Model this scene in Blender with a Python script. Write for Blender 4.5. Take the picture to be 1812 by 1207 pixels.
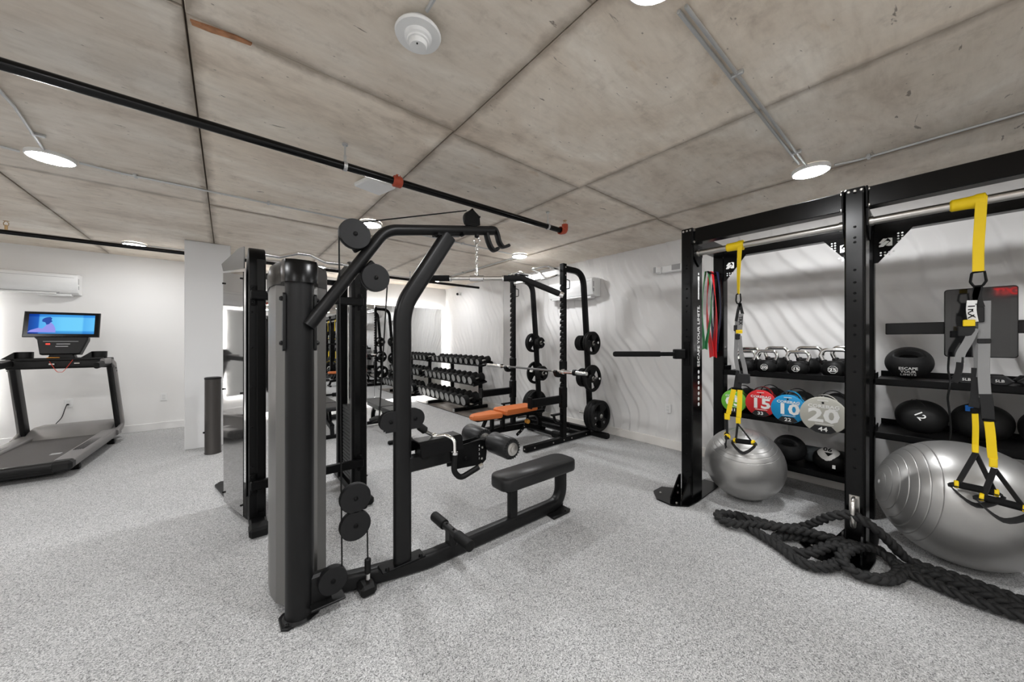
import bpy, bmesh, math, random
from mathutils import Vector, Matrix
random.seed(7)
for o in list(bpy.data.objects): bpy.data.objects.remove(o)
SC = bpy.context.scene
COL = SC.collection
PI = math.pi
# ------------------------------------------------------------------ camera, world, exposure
cam_d = bpy.data.cameras.new('camera'); cam = bpy.data.objects.new('camera', cam_d); COL.objects.link(cam)
cam_d.sensor_width = 36.0; cam_d.lens = 36.0*612.0/1812.0; cam_d.clip_start = 0.02
cam.location = (0, 0, 1.40); cam.rotation_euler = (PI/2, 0, math.radians(-39.5))
SC.camera = cam
SC.view_settings.view_transform = 'Standard'; SC.view_settings.look = 'None'
SC.view_settings.gamma = 1.0; SC.view_settings.exposure = 1.05
SC.view_settings.use_curve_mapping = False
W = bpy.data.worlds.new('world'); SC.world = W; W.use_nodes = True
W.node_tree.nodes['Background'].inputs[0].default_value = (0.8, 0.85, 0.9, 1)
W.node_tree.nodes['Background'].inputs[1].default_value = 0.05
LAMP = 126.0            # radiance of the ceiling disc lights
LED = 24.0             # radiance of the mirror back-light strips
# ------------------------------------------------------------------ materials
MATS = {}
def mat(name, col, rough=0.5, metal=0.0, bump=0.0, bscale=60.0, coat=0.0, emit=0.0, var=0.0, vscale=8.0, spec=0.5, aniso=0.0):
    if name in MATS: return MATS[name]
    m = bpy.data.materials.new(name); m.use_nodes = True
    nt = m.node_tree; b = nt.nodes['Principled BSDF']
    b.inputs['Base Color'].default_value = (*col, 1); b.inputs['Roughness'].default_value = rough
    b.inputs['Metallic'].default_value = metal; b.inputs['Coat Weight'].default_value = coat
    b.inputs['Specular IOR Level'].default_value = spec; b.inputs['Anisotropic'].default_value = aniso
    if emit:
        b.inputs['Emission Color'].default_value = (*col, 1); b.inputs['Emission Strength'].default_value = emit
    if bump or var:
        tc = nt.nodes.new('ShaderNodeTexCoord')
        if var:
            n = nt.nodes.new('ShaderNodeTexNoise'); n.inputs['Scale'].default_value = vscale; n.inputs['Detail'].default_value = 6
            nt.links.new(tc.outputs['Object'], n.inputs['Vector'])
            mr = nt.nodes.new('ShaderNodeMapRange'); mr.inputs[1].default_value = .3; mr.inputs[2].default_value = .7
            mr.inputs[3].default_value = 1-var; mr.inputs[4].default_value = 1+var
            nt.links.new(n.outputs[0], mr.inputs[0])
            mx = nt.nodes.new('ShaderNodeVectorMath'); mx.operation = 'SCALE'; mx.inputs[0].default_value = col
            nt.links.new(mr.outputs[0], mx.inputs['Scale']); nt.links.new(mx.outputs[0], b.inputs['Base Color'])
        if bump:
            n = nt.nodes.new('ShaderNodeTexNoise'); n.inputs['Scale'].default_value = bscale; n.inputs['Detail'].default_value = 4
            nt.links.new(tc.outputs['Object'], n.inputs['Vector'])
            bp = nt.nodes.new('ShaderNodeBump'); bp.inputs['Strength'].default_value = bump; bp.inputs['Distance'].default_value = .004
            nt.links.new(n.outputs[0], bp.inputs['Height']); nt.links.new(bp.outputs[0], b.inputs['Normal'])
    MATS[name] = m; return m
def emission(name, col, s):
    m = bpy.data.materials.new(name); m.use_nodes = True; nt = m.node_tree; nt.nodes.clear()
    e = nt.nodes.new('ShaderNodeEmission'); e.inputs[0].default_value = (*col, 1); e.inputs[1].default_value = s
    o = nt.nodes.new('ShaderNodeOutputMaterial'); nt.links.new(e.outputs[0], o.inputs[0]); return m
def ramp(nt, stops, src):
    r = nt.nodes.new('ShaderNodeValToRGB'); el = r.color_ramp.elements
    while len(el) < len(stops): el.new(.5)
    for e, (p, c) in zip(el, stops): e.position = p; e.color = (*c, 1) if len(c) == 3 else c
    nt.links.new(src, r.inputs[0]); return r
def noise(nt, vec, sc, det=5, rough=.5, dist=0.0):
    n = nt.nodes.new('ShaderNodeTexNoise'); n.inputs['Scale'].default_value = sc; n.inputs['Detail'].default_value = det
    n.inputs['Roughness'].default_value = rough; n.inputs['Distortion'].default_value = dist
    nt.links.new(vec, n.inputs['Vector']); return n.outputs[0]
def mapping(nt, vec, scale, loc=(0,0,0)):
    mp = nt.nodes.new('ShaderNodeMapping'); mp.inputs['Scale'].default_value = scale; mp.inputs['Location'].default_value = loc
    nt.links.new(vec, mp.inputs['Vector']); return mp.outputs[0]
def mixc(nt, fac, a, b, mode='MIX'):
    mx = nt.nodes.new('ShaderNodeMix'); mx.data_type = 'RGBA'; mx.blend_type = mode
    for sock, v in ((mx.inputs[0], fac), (mx.inputs[6], a), (mx.inputs[7], b)):
        if hasattr(v, 'links') or isinstance(v, bpy.types.NodeSocket): nt.links.new(v, sock)
        elif isinstance(v, tuple): sock.default_value = (*v, 1)
        else: sock.default_value = v
    return mx.outputs[2]
def floor_material():
    m = bpy.data.materials.new('speckled_rubber'); m.use_nodes = True; nt = m.node_tree; b = nt.nodes['Principled BSDF']
    g = nt.nodes.new('ShaderNodeNewGeometry').outputs['Position']
    v = nt.nodes.new('ShaderNodeTexVoronoi'); v.inputs['Scale'].default_value = 260; nt.links.new(g, v.inputs['Vector'])
    sp = nt.nodes.new('ShaderNodeSeparateColor'); nt.links.new(v.outputs['Color'], sp.inputs[0])
    r = ramp(nt, [(0, (.14,.14,.14)), (.10, (.26,.26,.26)), (.28, (.40,.40,.398)), (.62, (.52,.52,.518)), (.88, (.65,.65,.647)), (1, (.71,.71,.705))], sp.outputs[0])
    r.color_ramp.interpolation = 'CONSTANT'
    big = noise(nt, g, .7, 3); r2 = ramp(nt, [(.3, (.93,.93,.93)), (.7, (1.05,1.05,1.05))], big)
    c = mixc(nt, 1.0, r.outputs[0], r2.outputs[0], 'MULTIPLY')
    nt.links.new(c, b.inputs['Base Color']); b.inputs['Roughness'].default_value = .62; b.inputs['Specular IOR Level'].default_value = .3
    bp = nt.nodes.new('ShaderNodeBump'); bp.inputs['Strength'].default_value = .25; bp.inputs['Distance'].default_value = .003
    nt.links.new(v.outputs['Distance'], bp.inputs['Height']); nt.links.new(bp.outputs[0], b.inputs['Normal']); return m
def concrete_material():
    m = bpy.data.materials.new('board_formed_concrete'); m.use_nodes = True; nt = m.node_tree; b = nt.nodes['Principled BSDF']
    g = nt.nodes.new('ShaderNodeNewGeometry').outputs['Position']
    oi = nt.nodes.new('ShaderNodeObjectInfo')
    n1 = noise(nt, mapping(nt, g, (1,1.7,1)), 1.5, 8, .62, .5); n2 = noise(nt, mapping(nt, g, (3.0, 14, 3)), 1.6, 7, .65)
    n3 = noise(nt, g, 9, 8, .7); n4 = noise(nt, mapping(nt, g, (2, 9, 2), (3.1, 1.7, 0)), 2.6, 5, .55, .6)
    c1 = ramp(nt, [(.30, (.56,.48,.40)), (.44, (.73,.65,.555)), (.56, (.79,.72,.63)), (.72, (.90,.85,.77))], n1).outputs[0]
    c2 = ramp(nt, [(.28, (.86,.845,.825)), (.5, (1,1,1)), (.75, (1.08,1.08,1.08))], n2).outputs[0]
    c3 = ramp(nt, [(.28, (.74,.72,.70)), (.45, (1,1,1)), (.75, (1.08,1.08,1.08))], n3).outputs[0]
    c = mixc(nt, .75, c1, c2, 'MULTIPLY'); c = mixc(nt, .7, c, c3, 'MULTIPLY')
    pits = ramp(nt, [(.69, (0,0,0)), (.72, (.9,.9,.9))], n4).outputs[0]
    c = mixc(nt, pits, c, (.24,.20,.165))
    rust = ramp(nt, [(.66, (0,0,0)), (.80, (.6,.6,.6))], noise(nt, mapping(nt, g, (1.5, 5, 1), (7, 2, 0)), 1.9, 4, .6)).outputs[0]
    c = mixc(nt, rust, c, (.55,.40,.25))
    vo = nt.nodes.new('ShaderNodeTexVoronoi'); vo.inputs['Scale'].default_value = 11; nt.links.new(mapping(nt, g, (1,1.6,1)), vo.inputs['Vector'])
    spk = ramp(nt, [(.045, (.75,.75,.75)), (.075, (0,0,0))], vo.outputs['Distance']).outputs[0]
    c = mixc(nt, spk, c, (.27,.23,.19))
    gs = nt.nodes.new('ShaderNodeSeparateXYZ'); tcg = nt.nodes.new('ShaderNodeTexCoord'); nt.links.new(tcg.outputs['Generated'], gs.inputs[0])
    def edge(sock, L):
        pp = nt.nodes.new('ShaderNodeMath'); pp.operation = 'PINGPONG'; pp.inputs[1].default_value = .5; nt.links.new(sock, pp.inputs[0])
        ml = nt.nodes.new('ShaderNodeMath'); ml.operation = 'MULTIPLY'; ml.inputs[1].default_value = L; nt.links.new(pp.outputs[0], ml.inputs[0]); return ml.outputs[0]
    mn = nt.nodes.new('ShaderNodeMath'); mn.operation = 'MINIMUM'; nt.links.new(edge(gs.outputs[0], 1.21), mn.inputs[0]); nt.links.new(edge(gs.outputs[1], 2.49), mn.inputs[1])
    nw = nt.nodes.new('ShaderNodeMath'); nw.operation = 'MULTIPLY_ADD'; nw.inputs[1].default_value = -.11; nw.inputs[2].default_value = .050; nt.links.new(noise(nt, g, 5.5, 6, .65), nw.inputs[0])
    ad = nt.nodes.new('ShaderNodeMath'); ad.operation = 'ADD'; nt.links.new(mn.outputs[0], ad.inputs[0]); nt.links.new(nw.outputs[0], ad.inputs[1])
    st = ramp(nt, [(.0, (.75,.75,.75)), (.012, (.5,.5,.5)), (.05, (0,0,0))], ad.outputs[0]).outputs[0]
    c = mixc(nt, st, c, (.30,.245,.19))
    rv = ramp(nt, [(0, (.9,.9,.9)), (1, (1.1,1.09,1.07))], oi.outputs['Random']).outputs[0]
    c = mixc(nt, 1.0, c, rv, 'MULTIPLY')
    nt.links.new(c, b.inputs['Base Color']); b.inputs['Roughness'].default_value = .55; b.inputs['Specular IOR Level'].default_value = .35
    bp = nt.nodes.new('ShaderNodeBump'); bp.inputs['Strength'].default_value = .25; bp.inputs['Distance'].default_value = .004
    nt.links.new(n3, bp.inputs['Height']); nt.links.new(bp.outputs[0], b.inputs['Normal']); return m
def wood_material():
    m = bpy.data.materials.new('grey_brown_vinyl_wood'); m.use_nodes = True; nt = m.node_tree; b = nt.nodes['Principled BSDF']
    g = nt.nodes.new('ShaderNodeNewGeometry').outputs['Position']; oi = nt.nodes.new('ShaderNodeObjectInfo')
    n = noise(nt, mapping(nt, g, (22, 2, 1)), 2, 6, .6)
    c = ramp(nt, [(.3, (.20,.17,.145)), (.7, (.33,.295,.26))], n).outputs[0]
    c = mixc(nt, 1.0, c, ramp(nt, [(0, (.85,.85,.85)), (1, (1.12,1.12,1.12))], oi.outputs['Random']).outputs[0], 'MULTIPLY')
    nt.links.new(c, b.inputs['Base Color']); b.inputs['Roughness'].default_value = .35; return m
M_FLOOR = floor_material(); M_CONC = concrete_material(); M_WOOD = wood_material()
M_WALL = mat('white_wall_paint', (.80,.79,.775), .7, bump=.05, bscale=90)
M_WAVE = mat('white_wave_panel', (.76,.75,.74), .55, spec=.3)
M_TRIM = mat('warm_white_trim', (.80,.77,.73), .45)
M_COLM = mat('grey_white_column_paint', (.70,.70,.70), .6, bump=.05, bscale=60)
M_BLK = mat('gloss_black_powder_coat', (.0012,.0012,.0013), .22, spec=.26)
M_BLKS = mat('satin_black_steel', (.0022,.0022,.0024), .38, spec=.14)
M_CHAR = mat('charcoal_machine_paint', (.0062,.0062,.0064), .40, spec=.26, bump=.04, bscale=400)
M_CHAR2 = mat('charcoal_pulley_plastic', (.0085,.0085,.009), .5, spec=.25)
M_RUB = mat('black_rubber', (.004,.004,.004), .55, spec=.22)
M_FOAM = mat('black_foam_grip', (.007,.007,.007), .85, spec=.2, bump=.15, bscale=500)
M_PAD = mat('charcoal_vinyl_pad', (.012,.012,.0125), .40, spec=.35, bump=.05, bscale=300)
M_CHROME = mat('polished_chrome', (.78,.78,.77), .12, 1.0)
M_STEEL = mat('brushed_steel', (.62,.60,.57), .28, 1.0)
M_SHROUD = mat('dark_silver_shroud', (.21,.206,.20), .36, .85, bump=.05, bscale=350)
M_ORANGE = mat('orange_vinyl', (.62,.16,.035), .45, bump=.05, bscale=250)
M_WHITE = mat('white_plastic', (.80,.80,.79), .4)
M_PRINT = mat('white_print', (.82,.82,.80), .5)
M_GREYP = mat('light_grey_plastic', (.36,.36,.36), .4)
M_GALV = mat('galvanised_conduit', (.56,.57,.57), .42, .6)
M_RED = mat('red_painted_coupling', (.40,.055,.02), .4)
M_YEL = mat('yellow_webbing', (.86,.60,.0), .6, bump=.2, bscale=700)
M_STRAP = mat('black_webbing', (.010,.010,.0105), .75, bump=.2, bscale=700)
M_GSTRAP = mat('grey_webbing', (.26,.26,.26), .7, bump=.2, bscale=700)
M_BALL = mat('silver_anti_burst_vinyl', (.39,.385,.375), .36, .72)
M_ROPE = mat('black_braided_rope', (.007,.007,.007), .75, bump=.5, bscale=220)
M_SHEEN = mat('dumbbell_end_sheen_grey', (.25,.25,.245), .38, .3)  # sheen on the black dumbbell ends, painted as lighter grey
M_MIRROR = mat('mirror_glass', (.86,.87,.87), .0, 1.0)
M_GLOSS = mat('black_screen_glass', (.004,.004,.0045), .03, spec=.6, coat=.3)
M_SMOKE = None
def smoke():
    m = bpy.data.materials.new('smoked_acrylic'); m.use_nodes = True; b = m.node_tree.nodes['Principled BSDF']
    b.inputs['Base Color'].default_value = (.62,.61,.60,1); b.inputs['Roughness'].default_value = .04
    b.inputs['Transmission Weight'].default_value = .75; b.inputs['IOR'].default_value = 1.45; b.inputs['Coat Weight'].default_value = 1
    return m
M_SMOKE = smoke()
M_TINT = mat('mirrored_dark_acrylic', (.24,.235,.23), .06, .85, coat=1.0)
# ------------------------------------------------------------------ mesh helpers
def V3(*a): return Vector(a)
def frame(axis):
    a = Vector(axis).normalized()
    h = Vector((0,0,1)) if abs(a.z) < .9 else Vector((1,0,0))
    u = h.cross(a).normalized(); v = a.cross(u); return u, v, a
def rrect(w, h, r, n=3):
    out = []
    for cx, cy, a0 in ((w/2-r, h/2-r, 0), (-w/2+r, h/2-r, PI/2), (-w/2+r, -h/2+r, PI), (w/2-r, -h/2+r, 3*PI/2)):
        for k in range(n+1): a = a0+k*PI/2/n; out.append((cx+r*math.cos(a), cy+r*math.sin(a)))
    return out
def circ(r, n=12): return [(r*math.cos(2*PI*k/n), r*math.sin(2*PI*k/n)) for k in range(n)]
def fillet(pts, r, n=6):
    pts = [Vector(p) for p in pts]; out = [pts[0]]
    for i in range(1, len(pts)-1):
        p, a, b = pts[i], pts[i-1]-pts[i], pts[i+1]-pts[i]
        ri = r[i-1] if isinstance(r, (list, tuple)) else r
        ang = a.angle(b)
        if ang > PI-.02 or ri <= 0: out.append(p); continue
        d = min(ri/math.tan(ang/2), a.length*.49, b.length*.49)
        p0, p1 = p+a.normalized()*d, p+b.normalized()*d
        for k in range(n+1):
            t = k/n; out.append((1-t)**2*p0 + 2*t*(1-t)*p + t*t*p1)
    out.append(pts[-1]); return out
def smooth(pts, n=6):
    P = [Vector(p) for p in pts]; out = []
    for i in range(len(P)-1):
        p0, p1, p2, p3 = P[max(i-1,0)], P[i], P[i+1], P[min(i+2,len(P)-1)]
        for k in range(n):
            t = k/n; out.append(.5*((2*p1)+(p2-p0)*t+(2*p0-5*p1+4*p2-p3)*t*t+(3*p1-p0-3*p2+p3)*t**3))
    out.append(P[-1]); return out
class MB:
    def __init__(s): s.v = []; s.f = []
    def add(s, vs, fs):
        o = len(s.v); s.v += [Vector(v) for v in vs]; s.f += [tuple(i+o for i in f) for f in fs]; return s
    def box(s, c, size, b=0.0, rot=None):
        hx, hy, hz = size[0]/2, size[1]/2, size[2]/2; b = min(b, hx*.49, hy*.49, hz*.49); c = Vector(c)
        R = (Matrix.Rotation(rot, 3, 'Z') if isinstance(rot, (int, float)) else rot) if rot is not None else None
        P = lambda x, y, z: c+(R @ Vector((x,y,z)) if R else Vector((x,y,z)))
        S = (-1, 1)
        if b <= 0:
            vs = [P(x*hx, y*hy, z*hz) for x in S for y in S for z in S]
            return s.add(vs, [(0,1,3,2),(4,6,7,5),(0,4,5,1),(2,3,7,6),(0,2,6,4),(1,5,7,3)])
        vs = []; ix = {}
        for x in S:
            for y in S:
                for z in S:
                    for k, q in enumerate(((hx,hy-b,hz-b),(hx-b,hy,hz-b),(hx-b,hy-b,hz))):
                        ix[x,y,z,k] = len(vs); vs.append(P(x*q[0], y*q[1], z*q[2]))
        fs = []
        for x in S: fs.append([ix[x,y,z,0] for y, z in ((-1,-1),(1,-1),(1,1),(-1,1))])
        for y in S: fs.append([ix[x,y,z,1] for x, z in ((-1,-1),(1,-1),(1,1),(-1,1))])
        for z in S: fs.append([ix[x,y,z,2] for x, y in ((-1,-1),(1,-1),(1,1),(-1,1))])
        for x in S:
            for y in S: fs.append((ix[x,y,-1,0], ix[x,y,1,0], ix[x,y,1,1], ix[x,y,-1,1]))
            for z in S: fs.append((ix[x,-1,z,0], ix[x,1,z,0], ix[x,1,z,2], ix[x,-1,z,2]))
        for y in S:
            for z in S: fs.append((ix[-1,y,z,1], ix[1,y,z,1], ix[1,y,z,2], ix[-1,y,z,2]))
        for x in S:
            for y in S:
                for z in S: fs.append((ix[x,y,z,0], ix[x,y,z,1], ix[x,y,z,2]))
        return s.add(vs, fs)
    def sweep(s, pts, prof, bn=None, closed=False, scale=None):
        pts = [Vector(p) for p in pts]; n = len(pts); m = len(prof); vs = []; N = None
        for i, p in enumerate(pts):
            if closed: t = (pts[(i+1)%n]-pts[i-1])
            else: t = pts[min(i+1,n-1)]-pts[max(i-1,0)]
            t.normalize()
            if bn is not None:
                b = bn[i] if isinstance(bn, list) else bn
                b = Vector(b); nn = b.cross(t).normalized(); b = t.cross(nn)
            else:
                if N is None: u, v, _ = frame(t); nn = u
                else: nn = (N-t*N.dot(t)).normalized()
                b = t.cross(nn)
            N = nn; k = scale[i] if scale else 1
            vs += [p+nn*a*k+b*c*k for a, c in prof]
        fs = []
        for i in range(n if closed else n-1):
            j = (i+1) % n
            for k in range(m): l = (k+1) % m; fs.append((i*m+k, i*m+l, j*m+l, j*m+k))
        if not closed: fs.append(tuple(range(m))); fs.append(tuple(range((n-1)*m, n*m)))
        return s.add(vs, fs)
    def tube(s, pts, r, bend=0, n=12): return s.sweep(fillet(pts, bend) if bend else pts, circ(r, n))
    def lathe(s, prof, o, axis=(0,0,1), seg=24, caps=True):
        u, v, a = frame(axis); o = Vector(o); vs = []; m = len(prof); fs = []
        for r, h in prof:
            for k in range(seg): t = 2*PI*k/seg; vs.append(o+a*h+(u*math.cos(t)+v*math.sin(t))*r)
        for i in range(m-1):
            for k in range(seg): l = (k+1) % seg; fs.append((i*seg+k, i*seg+l, (i+1)*seg+l, (i+1)*seg+k))
        if caps: fs.append(tuple(range(seg))); fs.append(tuple(range((m-1)*seg, m*seg)))
        return s.add(vs, fs)
    def cyl(s, p0, p1, r, seg=16, b=0.0):
        p0, p1 = Vector(p0), Vector(p1); L = (p1-p0).length
        pr = [(r-b,0),(r,b),(r,L-b),(r-b,L)] if b else [(r,0),(r,L)]
        return s.lathe(pr, p0, p1-p0, seg)
    def prism(s, poly, o, u, v, t, b=0.0):
        o, u, v = Vector(o), Vector(u), Vector(v); w = u.cross(v).normalized(); n = len(poly)
        if b:
            cx = sum(p[0] for p in poly)/n; cy = sum(p[1] for p in poly)/n
            def inset(p): d = Vector((p[0]-cx, p[1]-cy)); L = d.length; d *= (L-b)/L; return (cx+d.x, cy+d.y)
            ins = [inset(p) for p in poly]; lay = [(ins,0),(poly,b),(poly,t-b),(ins,t)]
        else: lay = [(poly,0),(poly,t)]
        vs = [o+u*p[0]+v*p[1]+w*h for q, h in lay for p in q]; fs = []
        for i in range(len(lay)-1):
            for k in range(n): l = (k+1) % n; fs.append((i*n+k, i*n+l, (i+1)*n+l, (i+1)*n+k))
        fs.append(tuple(range(n))); fs.append(tuple(range((len(lay)-1)*n, len(lay)*n)))
        return s.add(vs, fs)
    def ball(s, c, r, axis=(0,0,1), seg=20, rings=12, e=1.0):
        rx, ry, rz = (r, r, r) if isinstance(r, (int,float)) else r
        u, v, a = frame(axis); c = Vector(c); vs = []; fs = []
        sg = lambda q: math.copysign(abs(q)**e, q)
        for i in range(rings+1):
            t = PI*(i+.0)/rings; t = min(max(t, .02), PI-.02)
            for k in range(seg):
                f = 2*PI*k/seg; vs.append(c+u*rx*sg(math.sin(t))*sg(math.cos(f))+v*ry*sg(math.sin(t))*sg(math.sin(f))+a*rz*sg(math.cos(t)))
        for i in range(rings):
            for k in range(seg): l = (k+1) % seg; fs.append((i*seg+k, i*seg+l, (i+1)*seg+l, (i+1)*seg+k))
        fs.append(tuple(range(seg))); fs.append(tuple(range(rings*seg, (rings+1)*seg)))
        return s.add(vs, fs)
    def bolt(s, p, axis, r=.008, h=.006):
        a = Vector(axis).normalized(); return s.lathe([(r,-h*.3),(r,h*.5),(r*.6,h)], p, a, 8)
    def ribbon(s, pts, wd, w, t=.003):
        return s.sweep(pts, [(-t/2,-w/2),(t/2,-w/2),(t/2,w/2),(-t/2,w/2)], bn=wd)
    def build(s, name, m, parent=None, smooth_deg=35, off=None, kind=None):
        me = bpy.data.meshes.new(name)
        root = Vector((0,0,0))
        if parent is not None and off is None:
            p = parent
            while p is not None: root = root+p.location; p = p.parent
        if off is not None: root = Vector(off)
        me.from_pydata([tuple(q-root) for q in s.v], [], s.f); me.materials.append(m)
        bm = bmesh.new(); bm.from_mesh(me); bmesh.ops.recalc_face_normals(bm, faces=bm.faces); bm.to_mesh(me); bm.free()
        if smooth_deg:
            me.polygons.foreach_set('use_smooth', [True]*len(me.polygons)); me.set_sharp_from_angle(angle=math.radians(smooth_deg))
        o = bpy.data.objects.new(name, me); COL.objects.link(o)
        if parent is not None: o.parent = parent
        else: o.location = root
        if kind: o['kind'] = kind
        return o
def part(parent, name, m, fn, **k):
    b = MB(); fn(b); return b.build(name, m, parent, **k)
def multi(parent, name, m, fns, **k): return [part(parent, name, m, f, **k) for f in fns]
def thing(name, label, cat, loc=(0,0,0), rz=0.0, group=None):
    o = bpy.data.objects.new(name, None); COL.objects.link(o); o.location = loc; o.rotation_euler = (0,0,rz); o.empty_display_size = .1
    o['label'] = label; o['category'] = cat
    if group: o['group'] = group
    return o
def tag(o, label, cat, group=None):
    o['label'] = label; o['category'] = cat
    if group: o['group'] = group
    return o
def solo(name, m, fn, base, label, cat, group=None, **k):     # a thing that is one mesh, origin at its base
    b = MB(); fn(b); o = b.build(name, m, None, off=base, **k); return tag(o, label, cat, group)
def struct(name, m, fn, parent=None, **k):
    b = MB(); fn(b); o = b.build(name, m, parent, **k)
    if parent is None: o['kind'] = 'structure'
    return o
def dup(src, loc, rz=None, label=None, group=None):
    r = src.copy(); COL.objects.link(r); r.location = loc
    if rz is not None: r.rotation_euler = (0,0,rz)
    if label: r['label'] = label
    if group: r['group'] = group
    for ch in list(src.children):
        c = ch.copy(); COL.objects.link(c); c.parent = r
        for g in ch.children: d = g.copy(); COL.objects.link(d); d.parent = c
    return r
TXT = {}
def text(parent, body, size, o, right, up, m, name='lettering', fat=0.0, ext=.0008, sx=1.0, off=None):
    key = (body, fat)
    if key not in TXT:
        cu = bpy.data.curves.new('t', 'FONT'); cu.body = body; cu.align_x = 'CENTER'; cu.align_y = 'CENTER'; cu.resolution_u = 2; cu.offset = fat
        ob = bpy.data.objects.new('t', cu); COL.objects.link(ob)
        bpy.context.view_layer.update(); me = bpy.data.meshes.new_from_object(ob.evaluated_get(bpy.context.evaluated_depsgraph_get()))
        TXT[key] = ([v.co.copy() for v in me.vertices], [tuple(p.vertices) for p in me.polygons])
        bpy.data.objects.remove(ob); bpy.data.curves.remove(cu); bpy.data.meshes.remove(me)
    vs, fs = TXT[key]; r, u, o = Vector(right).normalized(), Vector(up).normalized(), Vector(o); w = r.cross(u)*ext
    b = MB(); b.add([o+r*p.x*size*sx+u*p.y*size+w for p in vs], fs)
    return b.build(name, m, parent, smooth_deg=0, off=off)
ORD = ['first','second','third','fourth','fifth','sixth','seventh','eighth','ninth','tenth']
# ------------------------------------------------------------------ the room
XW, XF, YB, XL, YS, H = 4.47, 4.26, 7.78, -4.2, -2.6, 2.70
floor = struct('floor', M_FLOOR, lambda b: b.box(((XL+XW)/2, (YS+YB)/2, -.05), (XW-XL+.2, YB-YS+.2, .1)), smooth_deg=0)
pk = random.Random(3)
for i in range(5):                              # grey-brown vinyl planks under the dumbbell rack
    x0 = 3.42+i*.168; y = 5.18; k = 0
    while y < YB-.01:
        L = min(.92 if (k or i % 2 == 0) else .46, YB-y); k += 1
        if x0 < XF: part(floor, 'plank', M_WOOD, lambda b: b.box((x0+.083, y+L/2, .0015), (.165, L-.003, .005), .001), smooth_deg=0)
        y += L
part(floor, 'transition_strip', M_BLKS, lambda b: b.box((3.41, 6.48, .002), (.014, 2.6, .008), .002))
ceiling = struct('ceiling', mat('dirty_joint_mortar', (.16,.125,.095), .9, bump=.4, bscale=40), lambda b: b.box(((XL+XW)/2, (YS+YB)/2, H+.09), (XW-XL+.2, YB-YS+.2, .12)), smooth_deg=0)
xs = [-.13+1.22*k for k in range(-4, 5)]; ys = [-3.13+2.5*k for k in range(6)]
pr = random.Random(5)
for i in range(len(xs)-1):
    sh = pr.uniform(-.04, .04)
    for j in range(len(ys)-1):
        x0, x1 = max(xs[i], XL-.05), min(xs[i+1], XW+.05); y0, y1 = max(ys[j]+sh, YS-.05), min(ys[j+1]+sh, YB+.05)
        if x1-x0 < .05 or y1-y0 < .05: continue
        dz = pr.uniform(-.0035, .0035)
        part(ceiling, 'concrete_panel', M_CONC, lambda b: b.box(((x0+x1)/2, (y0+y1)/2, H+.02+dz), (x1-x0-.007, y1-y0-.007, .04), .003), smooth_deg=0)
part(ceiling, 'rust_stain', mat('rust_orange', (.42,.20,.10), .8, var=.3, vscale=30), lambda b: b.prism([(-.115,1.905),(-.06,1.895),(.03,1.882),(.085,1.885),(.08,1.90),(.02,1.908),(-.05,1.925),(-.11,1.928)], (0,0,2.6945), (1,0,0), (0,1,0), .008), smooth_deg=0)
def wave(b, X, y0, y1, dy, dz, z0=.0):
    ny, nz = int((y1-y0)/dy), int((H-z0)/dz); vs = []
    for i in range(ny+1):
        y = y0+(y1-y0)*i/ny
        for k in range(nz+1):
            z = z0+(H-z0)*k/nz
            lean = .42*z + .085*math.sin(2.1*z+.9*y+1) + .05*math.sin(4.7*z-1.7*y) + .03*math.sin(7.3*z+2.9*y+.5)
            ph = (y-lean)/.135 + .35*math.sin(1.3*y+.6*z)
            fr = ph-math.floor(ph); cell = math.floor(ph)
            s_ = (fr/.82)**1.25 if fr < .82 else (1-(fr-.82)/.18)**1.1
            amp = .021*(.6+.4*math.sin(cell*2.4+z*1.9+.7*math.sin(y)))
            vs.append((X-.004-amp*s_-.0015*math.sin(3*z+y), y, z))
    m = nz+1
    b.add(vs, [(i*m+k, i*m+k+1, (i+1)*m+k+1, (i+1)*m+k) for i in range(ny) for k in range(nz)])
wr = struct('wall_right', M_WAVE, lambda b: b.box((XW+.06, (YS+5.43)/2, H/2), (.12, 5.43-YS, H)))
part(wr, 'wave_panel', M_WAVE, lambda b: wave(b, XW, -1.6, 5.43, .0135, .03), smooth_deg=180)
wf = struct('wall_right_far', M_WAVE, lambda b: b.box((XF+.16, (5.43+YB)/2, H/2), (.32, YB-5.43, H)))
part(wf, 'wave_panel', M_WAVE, lambda b: wave(b, XF, 5.43, YB, .0135, .03), smooth_deg=180)
wb = struct('wall_back', M_WALL, lambda b: b.box(((XL+XW)/2, YB+.06, H/2), (XW-XL+.2, .12, H)))
struct('wall_left', M_WALL, lambda b: b.box((XL-.06, (YS+YB)/2, H/2), (.12, YB-YS+.2, H)))
ws = struct('wall_front', M_WALL, lambda b: b.box(((XL+XW)/2, YS-.06, H/2), (XW-XL+.2, .12, H)))
struct('column', M_COLM, lambda b: b.box((-.19, 6.62, H/2), (.46, 1.08, H), .006))
struct('baseboard_right', M_TRIM, lambda b: b.box((XW-.014, (YS+5.43)/2, .057), (.028, 5.43-YS, .114), .004))
struct('baseboard_right_far', M_TRIM, lambda b: b.box((XF-.014, (5.43+YB)/2, .057), (.028, YB-5.43, .114), .004))
struct('baseboard_back', M_WALL, lambda b: b.box((-2.31, YB-.009, .057), (3.78, .018, .114), .004))
struct('baseboard_front', M_WALL, lambda b: b.box((.1, YS+.009, .057), (8.2, .018, .114), .004))
struct('baseboard_left', M_WALL, lambda b: b.box((XL+.009, 2.6, .057), (.018, 10, .114), .004))
d = struct('door_1', M_TRIM, lambda b: b.box((3.2, YS+.03, 1.03), (.92, .05, 2.06), .006))
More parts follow.
